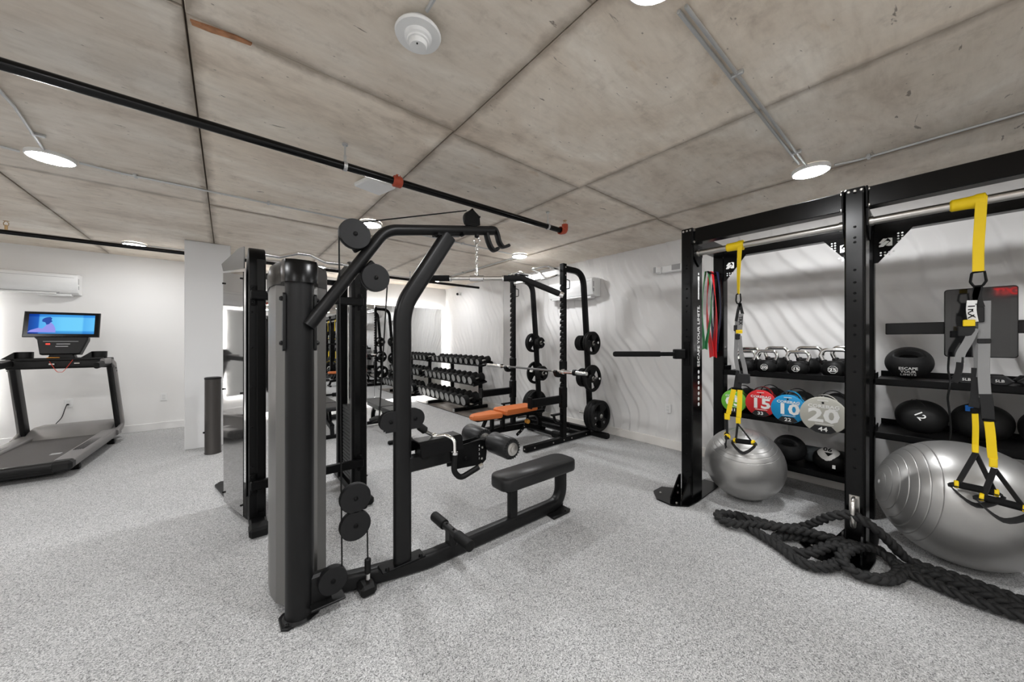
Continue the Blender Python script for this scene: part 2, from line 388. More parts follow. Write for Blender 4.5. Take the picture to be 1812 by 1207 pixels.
part(d, 'door_frame', M_TRIM, lambda b: b.box((2.69,YS+.035,1.07),(.09,.07,2.14),.006).box((3.71,YS+.035,1.07),(.09,.07,2.14),.006).box((3.2,YS+.035,2.12),(1.11,.07,.09),.006))
part(d, 'door_handle', M_STEEL, lambda b: b.cyl((2.82,YS+.055,1.0),(2.82,YS+.11,1.0),.012).cyl((2.82,YS+.10,1.0),(2.95,YS+.10,1.0),.011))
# ------------------------------------------------------------------ mirrors with light behind
E_LED = emission('led_strip_light', (1.0,.98,.96), LED)
def backlit_mirror(x0, x1, z0, z1, label, seams, sides):
    t = thing('backlit_mirror', label, 'mirror', ((x0+x1)/2, YB, z0))
    yc = YB-.062
    e = [x0]+seams+[x1]
    for a, c in zip(e[:-1], e[1:]):
        part(t, 'mirror_pane', M_MIRROR, lambda b: b.box(((a+c)/2, yc, (z0+z1)/2), (c-a-.004, .008, z1-z0), .001), smooth_deg=0)
    part(t, 'backing_frame', M_BLKS, lambda b: b.box(((x0+x1)/2, YB-.03, (z0+z1)/2), (x1-x0-.16, .056, z1-z0-.16)))
    def led(b):
        g = .035
        return [lambda b: b.box(((x0+x1)/2, yc+.022, z1-g), (x1-x0-.08, .012, .02)), lambda b: b.box(((x0+x1)/2, yc+.022, z0+g), (x1-x0-.08, .012, .02))] + [lambda b, s=s: b.box((s, yc+.022, (z0+z1)/2), (.02, .012, z1-z0-.1)) for s in sides]
    multi(t, 'light_strip', E_LED, led(None), smooth_deg=0)
    return t
backlit_mirror(.30, 4.10, .10, 2.19, 'large frameless wall mirror glowing white around its edges behind the dumbbell rack', [1.25, 2.48], [4.06])
backlit_mirror(-4.05, -2.42, .35, 2.0, 'backlit mirror on the white wall left of the treadmill', [-3.28], [-2.46])
# ------------------------------------------------------------------ ceiling lights
E_LAMP = emission('lit_diffuser', (.975,.985,1.0), LAMP)
E_FAR = emission('lit_diffuser_dim', (.975,.985,1.0), LAMP*.62)
def ceiling_light(x, y, label):
    em = E_LAMP if y < 5 else E_FAR
    t = thing('ceiling_light', label, 'ceiling light', (x, y, H-.034), 0, 'white disc ceiling lights')
    part(t, 'trim_ring', M_WHITE, lambda b: b.lathe([(.1025,.006),(.108,.004),(.114,.008),(.115,.026),(.113,.034),(.1025,.034)], (x,y,H-.034), seg=32, caps=False))
    part(t, 'diffuser', em, lambda b: b.lathe([(.102,.010),(.1015,.005),(.095,.002),(.075,0),(.001,-.001)], (x,y,H-.034), seg=32, caps=False))
for x, y, l in ((-.95,3.92,'lit disc ceiling light at the end of two conduits left of the smoke detector'), (-.95,6.75,'lit disc ceiling light above the treadmill area beside the far pipe'),
                (1.22,3.92,'lit disc ceiling light just above the round pulley of the lat machine'), (1.22,6.75,'lit disc ceiling light far back near the column behind the shroud top'),
                (3.41,3.96,'lit disc ceiling light near the half rack with conduits on two sides'), (3.40,6.75,'lit disc ceiling light farthest back above the mirror by the security camera'),
                (3.40,.58,'lit disc ceiling light above the rig with conduits running from it'), (1.155,.605,'lit disc ceiling light cut by the top edge of the photo'),
                (-3.1,.6,'disc ceiling light over the near left corner'), (-3.1,3.92,'disc ceiling light over the left wall'), 
                (-.95,.6,'disc ceiling light overhead to the left of the viewer'), (-.95,-1.8,'disc ceiling light behind the viewer on the left'), (1.22,-1.8,'disc ceiling light behind the viewer in the middle'), (3.40,-1.6,'disc ceiling light beyond the second rig bay'), (-3.1,-1.8,'disc ceiling light in the rear left corner')):
    ceiling_light(x, y, l)
# ------------------------------------------------------------------ conduits, pipes, detector
def conduit(pts, label, clips=()):
    t = thing('conduit', label, 'conduit', pts[0])
    part(t, 'conduit_tube', M_GALV, lambda b: b.tube(pts, .0078, .06, 10))
    for c, ax in clips:
        part(t, 'strap_clip', M_GALV, lambda b: b.box((c[0], c[1], H-.011), (.02,.06,.022) if ax == 'x' else (.06,.02,.022), .004))
Z = H-.014
conduit([(1.36,.60,Z),(3.27,.585,Z)], 'steel conduit running between the two ceiling lights over the rig', [((3.0,.59),'x'),((1.9,.6),'x')])
conduit([(1.36,.628,Z),(3.2,.613,Z)], 'second steel conduit close beside the one between the rig lights')
conduit([(3.41,.45,Z-.005),(3.46,.33,Z),(3.46,-2.4,Z)], 'steel conduit running from the rig light to the right frame edge', [((3.46,.28),'y'),((3.46,-1),'y')])
conduit([(3.43,4.10,Z),(3.43,6.62,Z)], 'light steel conduit running back from the light beside the half rack', [((3.43,5.6),'y')])
conduit([(1.36,3.93,Z),(3.28,3.95,Z)], 'steel conduit linking the lights above the lat machine and half rack', [((2.4,3.94),'x')])
conduit([(-.82,3.90,Z-.004),(-.62,3.95,Z),(1.08,3.93,Z)], 'steel conduit crossing the ceiling between the left light and the pulley light', [((-.55,3.95),'x'),((.3,3.94),'x')])
conduit([(-1.08,3.92,Z-.004),(-1.3,3.86,Z),(-4.1,3.86,Z)], 'steel conduit running from the left ceiling light to the left frame edge', [((-1.35,3.86),'x')])
conduit([(-.95,3.79,Z),(-.90,3.2,Z),(-.90,-2.3,Z)], 'steel conduit running toward the viewer from the left ceiling light', [((-.91,3.55),'y')])
conduit([(.600,1.25,Z),(.612,-2.3,Z)], 'short steel conduit above the smoke detector')
conduit([(-.82,6.74,Z),(1.1,6.74,Z)], 'thin conduit crossing the ceiling in front of the column top')
conduit([(1.34,6.74,Z),(3.28,6.74,Z)], 'thin conduit across the far ceiling near the mirror')
def pipe(x0, x1, y, z, r, label, hang, coup, heads, end):
    t = thing('sprinkler_pipe', label, 'pipe', (x0, y, z))
    part(t, 'pipe_run', M_BLK, lambda b: b.cyl((x0,y,z),(x1,y,z), r, 16))
    for h in hang:
        q = part(t, 'hanger_rod', M_GALV, lambda b: b.cyl((h,y,z+r),(h,y,H),.005,8).cyl((h,y,H-.012),(h,y,H-.002),.018,10))
        part(q, 'hanger_loop', M_GALV, lambda b: b.lathe([(r+.005,-.011),(r+.005,.011),(r+.001,.011),(r+.001,-.011)], (h,y,z), (1,0,0), 16, False).box((h,y,z+r+.02),(.016,.014,.05),.002))
    for c in coup:
        q = part(t, 'red_coupling', M_RED, lambda b: b.lathe([(r+.004,-.034),(r+.014,-.026),(r+.014,.026),(r+.004,.034)], (c,y,z), (1,0,0), 16).box((c,y,z+r+.006),(.035,.05,.03),.006).box((c,y+.03,z),(.04,.03,.05),.008), )
        part(q, 'coupling_bolt', M_GALV, lambda b: b.cyl((c,y-.035,z+r+.008),(c,y+.035,z+r+.008),.006,8))
    if end:
        part(t, 'red_elbow', M_RED, lambda b: b.sweep(fillet([(x1-.03,y,z),(x1+.045,y,z),(x1+.045,y,z+.075)], .04), circ(r+.008,14)).lathe([(r+.015,0),(r+.015,.025)], (x1-.03,y,z),(1,0,0),14))
        heads = list(heads)+[x1+.045]
    for h in heads:
        q = part(t, 'sprinkler_head', mat('brass_sprinkler', (.55,.38,.2), .3, 1.0), lambda b: b.cyl((h,y,z+r),(h,y,z+.075),.011,10).lathe([(.022,.0),(.02,.004)], (h,y,z+.115),(0,0,1),14).tube([(h-.014,y,z+.07),(h-.017,y,z+.095),(h-.004,y,z+.115)],.003,.005,6).tube([(h+.014,y,z+.07),(h+.017,y,z+.095),(h+.004,y,z+.115)],.003,.005,6))
pipe(-4.1, 2.70, 2.455, 2.55, .0255, 'long black sprinkler pipe across the near ceiling with red couplings', [.60, 2.49, -2.4], [.95], [], True)
pipe(-4.1, 4.2, 6.22, 2.55, .024, 'far black sprinkler pipe crossing in front of the white column', [.42, 2.65], [.90], [-1.80], False)
t = thing('smoke_detector', 'round white stepped smoke detector on the concrete ceiling', 'smoke detector', (.603,1.334,H-.075))
c0 = (.603,1.334,H-.075)
part(t, 'base_plate', M_WHITE, lambda b: b.lathe([(.02,.016),(.088,.018),(.092,.026),(.088,.034),(.05,.036)], c0, seg=36))
part(t, 'mounting_box', M_GALV, lambda b: b.lathe([(.05,.034),(.05,.074)], c0, seg=24))
part(t, 'sensor_dome', M_WHITE, lambda b: b.lathe([(.055,.018),(.052,.004),(.044,0),(.042,-.006),(.036,-.008),(.036,-.018),(.033,-.026),(.001,-.028)], c0, seg=32, caps=False))
part(t, 'indicator_lamp', M_BLKS, lambda b: b.ball((.59,1.315,H-.104),.0035,seg=8,rings=6))
t = solo('access_point', M_WHITE, lambda b: b.box((.94,2.91,H-.022),(.235,.235,.036),.012,rot=.25), (.94,2.91,H-.04), 'flat square white wireless box on the ceiling behind the near pipe', 'access point')
t = thing('security_camera', 'small white dome-mount security camera on the far wave wall', 'camera', (XF,7.06,2.52))
part(t, 'mount', M_WHITE, lambda b: b.lathe([(.05,0),(.05,.02),(.03,.03)], (XF-.004,7.06,2.52), (-1,0,0), 20))
part(t, 'camera_body', M_WHITE, lambda b: b.cyl((XF-.03,7.06,2.52),(XF-.13,7.0,2.49),.036,18,.006))
part(t, 'lens', M_GLOSS, lambda b: b.cyl((XF-.128,7.0,2.49),(XF-.137,6.995,2.487),.029,18))
solo('wall_sensor', M_WHITE, lambda b: b.box((2.016,YB-.012,2.37),(.10,.024,.085),.006), (2.016,YB,2.33), 'small white sensor box high on the back wall above the mirror', 'sensor')
# ------------------------------------------------------------------ air conditioners
def aircon(label, L, base, rz):
    t = thing('air_conditioner', label, 'air conditioner', base, rz)
    pf = [(0,.30),(.17,.30),(.20,.285),(.208,.26),(.205,.11),(.17,.045),(.12,.02),(0,.02)]
    part(t, 'casing', M_WHITE, lambda b: b.prism([(q[0],q[1]) for q in pf], (L/2,0,0), (0,-1,0), (0,0,1), L, .004), off=(0,0,0))
    part(t, 'front_panel_line', M_GREYP, lambda b: b.box((0,-.2065,.245),(L-.06,.003,.004)), off=(0,0,0))
    part(t, 'outlet_louver', M_WHITE, lambda b: b.box((-.06,-.165,.033),(L-.26,.07,.014),.004, Matrix.Rotation(.55,3,'X')), off=(0,0,0))
    part(t, 'louver_gap', M_GREYP, lambda b: b.box((-.06,-.155,.047),(L-.22,.06,.010),0, Matrix.Rotation(.55,3,'X')), off=(0,0,0))
    part(t, 'lower_cover', M_WHITE, lambda b: b.box((L/2-.22,-.09,.01),(.30,.10,.03),.006), off=(0,0,0))
    part(t, 'side_vent', M_GREYP, lambda b: b.box((L/2,-.17,.11),(.006,.03,.05),.002).box((L/2,-.17,.20),(.006,.02,.08),.002), off=(0,0,0))
    return t
aircon('white wall air conditioner high on the wall above the treadmill', 1.05, (-2.13,YB-.002,2.03), 0)
aircon('white wall air conditioner on the wave wall behind the half rack', .92, (XW-.012,3.72,2.07), -PI/2)
# ------------------------------------------------------------------ emergency light, outlets
t = thing('emergency_light', 'white emergency light unit on the wave wall left of the rig', 'emergency light', (XW,2.14,2.28))
part(t, 'housing', M_WHITE, lambda b: b.box((XW-.045,2.12,2.335),(.07,.26,.10),.012))
part(t, 'lamp_head', M_WHITE, lambda b: b.box((XW-.07,2.295,2.335),(.08,.08,.10),.02, Matrix.Rotation(.5,3,'Z')))
part(t, 'lamp_lens', M_GREYP, lambda b: b.box((XW-.105,2.312,2.335),(.012,.06,.075),.004, Matrix.Rotation(.5,3,'Z')))
part(t, 'sign_face', M_GREYP, lambda b: b.box((XW-.081,2.06,2.34),(.003,.11,.07),.001))
def outlet(c, n, label, plug=False):
    n = Vector(n); s = n.cross(Vector((0,0,1))).normalized(); c = Vector(c)
    t = thing('wall_outlet', label, 'outlet', tuple(c-Vector((0,0,.06))))
    sz = (.076,.008,.118) if abs(n.y) > .5 else (.008,.076,.118)
    part(t, 'cover_plate', M_WHITE, lambda b: b.box(c+n*.004, sz, .003))
    for dz in (-.02,.02):
        part(t, 'socket', mat('socket_white', (.70,.70,.69), .35), lambda b: b.box(c+n*.009+Vector((0,0,dz)), tuple((.034 if abs(k) < .5 else .004) if i < 2 else .028 for i, k in enumerate(n)), .001))
    return t
outlet((-1.73,YB,.52),(0,-1,0),'white power outlet with a plugged cord behind the treadmill')
outlet((-.775,YB,.51),(0,-1,0),'white power outlet on the white wall right of the treadmill')
outlet((XW-.022,2.19,.52),(-1,0,0),'white power outlet on the wave wall left of the rig')
outlet((XW-.022,.97,.53),(-1,0,0),'white outlet under the core bag shelf, in the shade')
solo('power_cord', M_STRAP, lambda b: b.box((-1.735,YB-.018,.502),(.022,.022,.020),.004).sweep(smooth([(-1.74,YB-.035,.505),(-1.75,YB-.07,.44),(-1.78,YB-.06,.33),(-1.84,YB-.08,.22),(-1.86,YB-.15,.06)],8), circ(.005,8)), (-1.86,YB-.15,.03), 'thin dark power cord hanging from the outlet behind the treadmill', 'cord')
t = thing('exit_sign', 'red lettered exit sign high on the far left wall', 'sign', (XL,-.95,2.28))
part(t, 'sign_box', M_WHITE, lambda b: b.box((XL+.03,-.95,2.38),(.06,.42,.20),.006))
text(t, 'EXIT', .19, (XL+.062,-.95,2.375), (0,1,0), (0,0,1), emission('exit_red', (1,.02,.02), 5.0), 'exit_letters', .012, sx=.8)
# ------------------------------------------------------------------ lat pulldown / low row machine
XA, YA, ZA = (1,0,0), (0,1,0), (0,0,1)
YM = 1.99
t = thing('lat_pulldown_machine', 'charcoal lat pulldown and low row machine with seat in the centre foreground', 'gym machine', (.9,2.0,0))
def tower(b):
    b.lathe([(.055,.012),(.064,.014),(.064,1.71)], (.285,2.04,0), seg=28)
q = part(t, 'column', M_CHAR, tower)
for z0 in (1.30,):
    for s in (-1, 1):
        part(q, 'bracket', M_CHAR, lambda b: b.prism([(x,z) for x, z in rrect(.035,.29,.016,4)], (.285+s*.062,2.035,1.495), (0,1,0) if s > 0 else (0,-1,0), ZA, .012).bolt((.285+s*.076,2.035,1.61),(s,0,0),.012,.012).bolt((.285+s*.076,2.035,1.39),(s,0,0),.012,.012))
part(t, 'base_foot', M_CHAR, lambda b: b.prism([(.20,1.985),(.225,1.968),(.36,2.0),(.378,2.025),(.378,2.10),(.35,2.12),(.215,2.10),(.198,2.08)], (0,0,.001), XA, YA, .014, .004).lathe([(.080,.012),(.066,.022)], (.285,2.04,0), seg=24).bolt((.225,1.995,.016),ZA,.011,.006).bolt((.357,2.03,.016),ZA,.011,.006))
sh = [(.245,2.095),(.195,2.155),(.178,2.24),(.178,2.36),(.20,2.44),(.26,2.49),(.36,2.49),(.42,2.44),(.445,2.36),(.445,2.24),(.428,2.155),(.375,2.10)]
q = part(t, 'stack_shroud', M_SHROUD, lambda b: b.prism(sh, (0,0,.045), XA, YA, 1.655), smooth_deg=28)
cap = [(.205,2.03),(.215,1.985),(.25,1.968),(.32,1.968),(.355,1.985),(.368,2.03),(.375,2.09),(.430,2.15),(.451,2.24),(.451,2.36),(.425,2.445),(.36,2.498),(.26,2.498),(.195,2.445),(.172,2.36),(.172,2.24),(.19,2.15),(.21,2.09)]
def capf(b):
    n = len(cap); vs = []
    for k, (z0, sc) in enumerate(((0,1),(.09,1),(.112,.96),(.118,.86))):
        for x, y in cap:
            vs.append((.31+(x-.31)*sc, 2.23+(y-2.23)*sc, 1.69+z0-.03*max(0,(y-2.2))/.25))
    fs = [(i*n+k, i*n+(k+1)%n, (i+1)*n+(k+1)%n, (i+1)*n+k) for i in range(3) for k in range(n)]
    b.add(vs, fs+[tuple(range(n)), tuple(range(3*n,4*n))])
part(t, 'top_cap', M_BLK, capf, smooth_deg=40)
part(t, 'base_beam', M_CHAR, lambda b: b.sweep(fillet([(.36,2.14,.05),(.62,2.06,.05),(.95,1.985,.05),(2.165,1.985,.05),(2.165,1.985,.335)], [.3,.5,.15], 10), rrect(.075,.095,.022,3), bn=None))
part(t, 'front_foot', M_RUB, lambda b: b.box((.60,2.03,.034),(.085,.17,.064),.022).bolt((.605,2.0,.067),ZA,.013,.012))
q = part(t, 'upright', M_CHAR, lambda b: b.sweep(fillet([(.80,1.99,.095),(.80,1.99,1.60),(1.106,1.99,2.078)], .34, 10), rrect(.105,.062,.028,4), bn=Vector((0,1,0))))
part(q, 'upright_plate', M_BLKS, lambda b: b.box((.80,1.99,.099),(.26,.09,.012),.003).bolt((.70,1.955,.106),ZA,.013,.014).bolt((.90,1.955,.106),ZA,.013,.014))
part(t, 'top_arm', M_CHAR, lambda b: b.sweep(fillet([(.315,1.985,1.475),(.70,1.985,2.035),(1.46,1.985,2.185)], .17, 10), circ(.0315,18)))
part(t, 'upper_bracket', M_BLKS, lambda b: b.box((1.10,1.99,2.085),(.20,.05,.02),.004,Matrix.Rotation(-.19,3,'Y')).bolt((1.01,1.96,2.06),(0,-1,0),.014,.03).bolt((1.19,1.96,2.098),(0,-1,0),.014,.03))
def hook(b):
    b.sweep(smooth([(1.42,1.985,2.195),(1.47,1.985,2.20),(1.495,1.985,2.17),(1.515,1.985,2.115),(1.545,1.985,2.085),(1.585,1.985,2.095),(1.60,1.985,2.105)],5), rrect(.022,.05,.008,2), bn=Vector((0,1,0)))
    b.sweep(smooth([(1.40,1.985,2.155),(1.42,1.985,2.10),(1.445,1.985,2.06),(1.475,1.985,2.045),(1.50,1.985,2.065)],5), rrect(.022,.05,.008,2), bn=Vector((0,1,0)))
part(t, 'bar_hook', M_CHAR, hook)
def pulley(par, x, z, r, y=1.955, th=.034, nm='pulley'):
    p = part(par, nm, M_CHAR2, lambda b: b.lathe([(r*.97,-th/2),(r,-th/2+.004),(r,th/2-.004),(r*.97,th/2)], (x,y,z), YA, 32))
    part(p, 'axle_bolt', M_BLKS, lambda b: b.bolt((x,y-th/2,z),(0,-1,0),.012,.006))
    return p
pulley(t, .525, 1.968, .080); pulley(t, .632, 1.748, .076)
q = pulley(t, 1.275, 2.222, .056, 1.985)
part(q, 'pulley_guard', M_BLKS, lambda b: b.prism([(1.21,2.17),(1.225,2.25),(1.27,2.29),(1.33,2.25),(1.335,2.19),(1.30,2.175)], (0,1.966,0), XA, ZA, .006).bolt((1.27,1.962,2.282),(0,-1,0),.007,.01).bolt((1.328,1.962,2.245),(0,-1,0),.007,.01))
multi(t, 'pulley_strut', M_BLKS, [lambda b: b.box((.565,1.985,1.92),(.04,.03,.10),.006,Matrix.Rotation(.95,3,'Y')), lambda b: b.box((.60,1.985,1.80),(.04,.03,.10),.006,Matrix.Rotation(.7,3,'Y'))])
def pdisc(b, x, z, r, s):
    pts = [(x+s*r*math.cos(a), z+r*math.sin(a)) for a in [PI/2-k*PI/12 for k in range(13)]]
    pts = [(.80+s*.035, z+r)]+pts[0:11]+[(x+s*r*.5, z-r), (.80+s*.035, z-r)]
    b.prism(pts, (0,1.972,0), XA, ZA, .004) if s > 0 else b.prism(pts[::-1], (0,1.972,0), XA, ZA, .004)
    b.prism(pts, (0,2.008,0), XA, ZA, .004)
    b.lathe([(r*.86,-.012),(r*.9,-.008),(r*.8,0),(r*.9,.008),(r*.86,.012)], (x,1.99,z), YA, 24)
for s, x in ((-1,.725),(1,.872)):
    q = part(t, 'mid_pulley', M_CHAR2, lambda b: pdisc(b, x, .935, .060, s))
    part(q, 'axle_bolt', M_BLKS, lambda b: b.bolt((x,1.968,.935),(0,-1,0),.011,.008))
for z in (.553,.405): pulley(t, .535, z, .079, 1.985, .036)
part(t, 'pulley_yoke', M_BLKS, lambda b: b.box((.545,2.005,.478),(.05,.012,.17),.01,Matrix.Rotation(.15,3,'Y')).cyl((.585,1.985,.49),(.585,2.02,.49),.016,12))
q = pulley(t, .425, .155, .070, 1.99, .04)
part(q, 'pulley_housing', M_CHAR, lambda b: b.box((.36,2.02,.13),(.13,.05,.15),.012).box((.40,1.99,.06),(.16,.09,.012),.003))
for p0, p1 in (((.450,1.962,1.96),(.470,1.985,.2)), ((.662,1.985,.93),(.702,1.962,1.73)), ((.60,1.99,.41),(.603,1.99,.19)), ((.56,1.965,2.042),(1.24,1.985,2.275))):
    part(t, 'cable', M_RUB, lambda b: b.cyl(p0, p1, .004, 8))
q = part(t, 'cable_end', M_RUB, lambda b: b.cyl((.603,1.99,.11),(.603,1.99,.195),.017,12,.006))
part(q, 'eye_bolt', M_CHROME, lambda b: b.cyl((.605,1.99,.075),(.605,1.99,.115),.012,10,.003))
part(t, 'row_arm', M_CHAR, lambda b: b.box((.975,1.99,.665),(.29,.062,.092),.008))
part(t, 'row_hood', M_BLKS, lambda b:
     b.prism([(-.085,-.052),(-.078,-.052),(-.062,.012),(-.045,.024),(.045,.024),(.062,.012),(.078,-.052),(.085,-.052),(.069,.016),(.05,.032),(-.05,.032),(-.069,.016)][::-1], (.87,1.965,.772), (0,1,0), ZA, .285))
part(t, 'hood_roller', M_RUB, lambda b: b.cyl((.925,1.93,.715),(.925,2.03,.715),.03,16))
def bracket(b):
    pl = [(1.115,.575),(1.34,.56),(1.375,.585),(1.385,.675),(1.365,.72),(1.33,.73),(1.10,.715)]
    b.prism(pl, (0,1.955,0), XA, ZA, .006)
    b.bolt((1.21,1.95,.63),(0,-1,0),.013,.012)
q = part(t, 'pad_bracket', M_BLKS, bracket)
part(t, 'pad_bracket', M_BLKS, lambda b: b.prism([(1.115,.575),(1.34,.56),(1.375,.585),(1.385,.675),(1.365,.72),(1.33,.73),(1.10,.715)], (0,2.025,0), XA, ZA, .006))
multi(q, 'adjust_hole', M_STEEL, [lambda b: b.bolt((1.345,1.948,.675),(0,-1,0),.008,.003), lambda b: b.bolt((1.34,1.948,.60),(0,-1,0),.008,.003)])
for k, z in enumerate((.69,.665,.635,.605)): text(q, str(4-k), .022, (1.318,1.9485,z), XA, ZA, M_PRINT, 'position_number')
part(t, 'pad_arm', M_CHAR, lambda b: b.box((1.375,1.99,.690),(.19,.05,.065),.008,Matrix.Rotation(-.12,3,'Y')))
for y0, y1 in ((1.725,1.945),(2.035,2.255)):
    q = part(t, 'roller_pad', M_PAD, lambda b: b.lathe([(.045,0),(.063,.004),(.071,.018),(.071,.202),(.063,.216),(.045,.22)], (1.425,y0,.70), YA, 32))
    def pleat(b):
        for k in range(22):
            a = 2*PI*k/22; b.box((1.425+.056*math.cos(a), y0+.003, .70+.056*math.sin(a)), (.020,.008,.006), .002, Matrix.Rotation(-a,3,'Y'))
    part(q, 'pleated_end', M_RUB, pleat, kind='stuff')
    part(q, 'end_cap', M_STEEL, lambda b: b.lathe([(.042,.004),(.041,-.006),(.026,-.010),(.024,-.018),(.012,-.022),(.001,-.022)], (1.425,y0,.70), YA, 28, False))
part(t, 'roller_axle', M_STEEL, lambda b: b.cyl((1.425,1.93,.70),(1.425,2.05,.70),.014,12))
def seat(b):
    n = 28; vs = []; lay = [(.84,.335),(.96,.338),(1,.352),(1.0,.395),(.985,.413),(.94,.42)]
    pl = rrect(.76,.245,.075,6); pl = [(x, y*(.90+.10*(x+.38)/.76)) for x, y in pl]; n = len(pl)
    for sc, z in lay: vs += [(1.87+x-(1-sc)*.10*math.copysign(1,x)*min(1,abs(x)/.3), 1.982+y*(1-(1-sc)*.8), z) for x, y in pl]
    m = len(lay); b.add(vs, [(i*n+k, i*n+(k+1)%n, (i+1)*n+(k+1)%n, (i+1)*n+k) for i in range(m-1) for k in range(n)]+[tuple(range(n)), tuple(range((m-1)*n, m*n))])
part(t, 'seat_pad', M_PAD, seat, smooth_deg=60)
part(t, 'seat_plate', M_BLKS, lambda b: b.box((1.85,1.982,.328),(.58,.15,.016),.004).box((1.58,1.985,.318),(.06,.10,.03),.008))
part(t, 'seat_post', M_CHAR, lambda b: b.sweep([(1.64,1.985,.09),(1.64,1.985,.325)], rrect(.075,.05,.014,3), bn=Vector((0,1,0))))
part(t, 'rear_foot', M_CHAR, lambda b: b.prism([(1.97,1.875),(2.15,1.875),(2.19,1.90),(2.19,2.08),(2.16,2.10),(1.98,2.09)], (0,0,.001), XA, YA, .014, .003).prism([(2.10,.012),(2.20,.012),(2.20,.09),(2.17,.11)], (0,2.0,0), XA, ZA, .012).bolt((2.13,1.90,.016),ZA,.01,.006))
q = part(t, 'foot_bar', M_CHAR, lambda b: b.cyl((1.12,1.75,.175),(1.12,2.21,.175),.024,16).box((1.12,1.985,.13),(.05,.075,.12),.012))
for a, c in ((1.745,1.90),(2.06,2.215)):
    part(q, 'ribbed_grip', M_RUB, lambda b: b.lathe([(.022,0),(.032,.004)]+[(.032+.0012*(k%2), .006+k*(c-a-.012)/24) for k in range(25)]+[(.032,c-a-.004),(.022,c-a)], (1.12,a,.175), YA, 20))
multi(q, 'clamp_bolt', M_BLKS, [lambda b: b.bolt((1.115,1.94,.20),ZA,.008,.006), lambda b: b.bolt((1.115,2.03,.20),ZA,.008,.006)])
# low row handle clipped to the low cable and lying over the row arm
t = thing('row_handle', 'chrome and black rubber curved row handle resting on the low cable arm', 'handle', (1.08,1.93,.78))
part(t, 'chrome_rod', M_CHROME, lambda b: b.tube([(.985,1.985,.80),(1.05,1.93,.812),(1.09,1.885,.79),(1.085,1.87,.70)], .0125, .05, 14))
part(t, 'rubber_sleeve', M_RUB, lambda b: b.tube([(1.085,1.87,.705),(1.075,1.868,.60),(1.12,1.865,.545),(1.255,1.862,.585)], .0175, .07, 16))
part(t, 'chrome_cap', M_CHROME, lambda b: b.cyl((1.25,1.862,.583),(1.285,1.862,.593),.0185,16,.004))
part(t, 'ring', M_CHROME, lambda b: b.cyl((1.085,1.87,.715),(1.084,1.87,.70),.0205,16).tube([(.93,1.97,.845),(.985,1.975,.812)],.006,0,8).tube([(.945,1.985,.85),(1.0,1.99,.812)],.006,0,8).ball((1.0,1.975,.806),.022,seg=12,rings=8))
part(t, 'cable_stop', M_RUB, lambda b: b.cyl((.90,1.985,.885),(.945,1.98,.845),.024,14,.008).cyl((.87,1.987,.91),(.91,1.985,.875),.016,12))
# lat bar hanging on its chain
cx, cy, cz = 1.323, 1.985, 1.83
dx, dy = .7716, -.636
t = thing('lat_bar', 'wide angled lat pulldown bar with black foam grips hanging on a chrome chain', 'lat bar', (cx,cy,cz-.12))
bp = lambda s, z=0.0: (cx+dx*s, cy+dy*s, cz+z)
part(t, 'bar', M_STEEL, lambda b: b.tube([bp(-.47,-.07),bp(-.31),bp(.31),bp(.59,-.118)], .0135, .10, 14))
for s in (-1, 1):
    e, ez = (.45,-.06) if s < 0 else (.565,-.105)
    part(t, 'foam_grip', M_FOAM, lambda b: b.tube([bp(s*.185),bp(s*.31),bp(s*e,ez)], .021, .10, 16))
    part(t, 'end_cap', M_CHROME, lambda b: b.cyl(bp(s*e,ez), bp(s*(e+.03),ez-.013), .019, 16, .004))
    part(t, 'grip_collar', M_CHROME, lambda b: b.cyl(bp(s*.172),bp(s*.188),.0215,16,.003))
part(t, 'swivel', M_CHROME, lambda b: b.cyl(bp(-.05),bp(.05),.020,16,.004).cyl((cx,cy,cz),(cx,cy,cz+.075),.009,12).lathe([(.011,0),(.013,.004),(.013,.02),(.011,.024)],(cx,cy,cz+.012),seg=12))
for k in range(7):
    def link(b):
        z = cz+.085+k*.0235; w = Vector((dx,dy,0)) if k % 2 else Vector((-dy,dx,0))
        pts = [Vector((cx,cy,z))+w*.0085*math.cos(a)+Vector((0,0,.0165*math.sin(a))) for a in [2*PI*i/12 for i in range(12)]]
        b.sweep(pts, circ(.0032,6), closed=True)
    part(t, 'chain_link', M_CHROME, link)
def carab(b):
    w = Vector((dx,dy,0)); pts = [Vector((cx,cy,cz+.262))+w*.016*math.cos(a)+Vector((0,0,.028*math.sin(a))) for a in [2*PI*i/16 for i in range(16)]]
    b.sweep(pts, circ(.0045,8), closed=True)
part(t, 'carabiner', M_CHROME, carab)
part(t, 'cable_sleeve', M_RUB, lambda b: b.cyl((cx,cy,cz+.278),(cx,cy,cz+.345),.016,14,.006).cyl((cx,cy,cz+.34),(cx-.005,cy,cz+.39),.004,8))
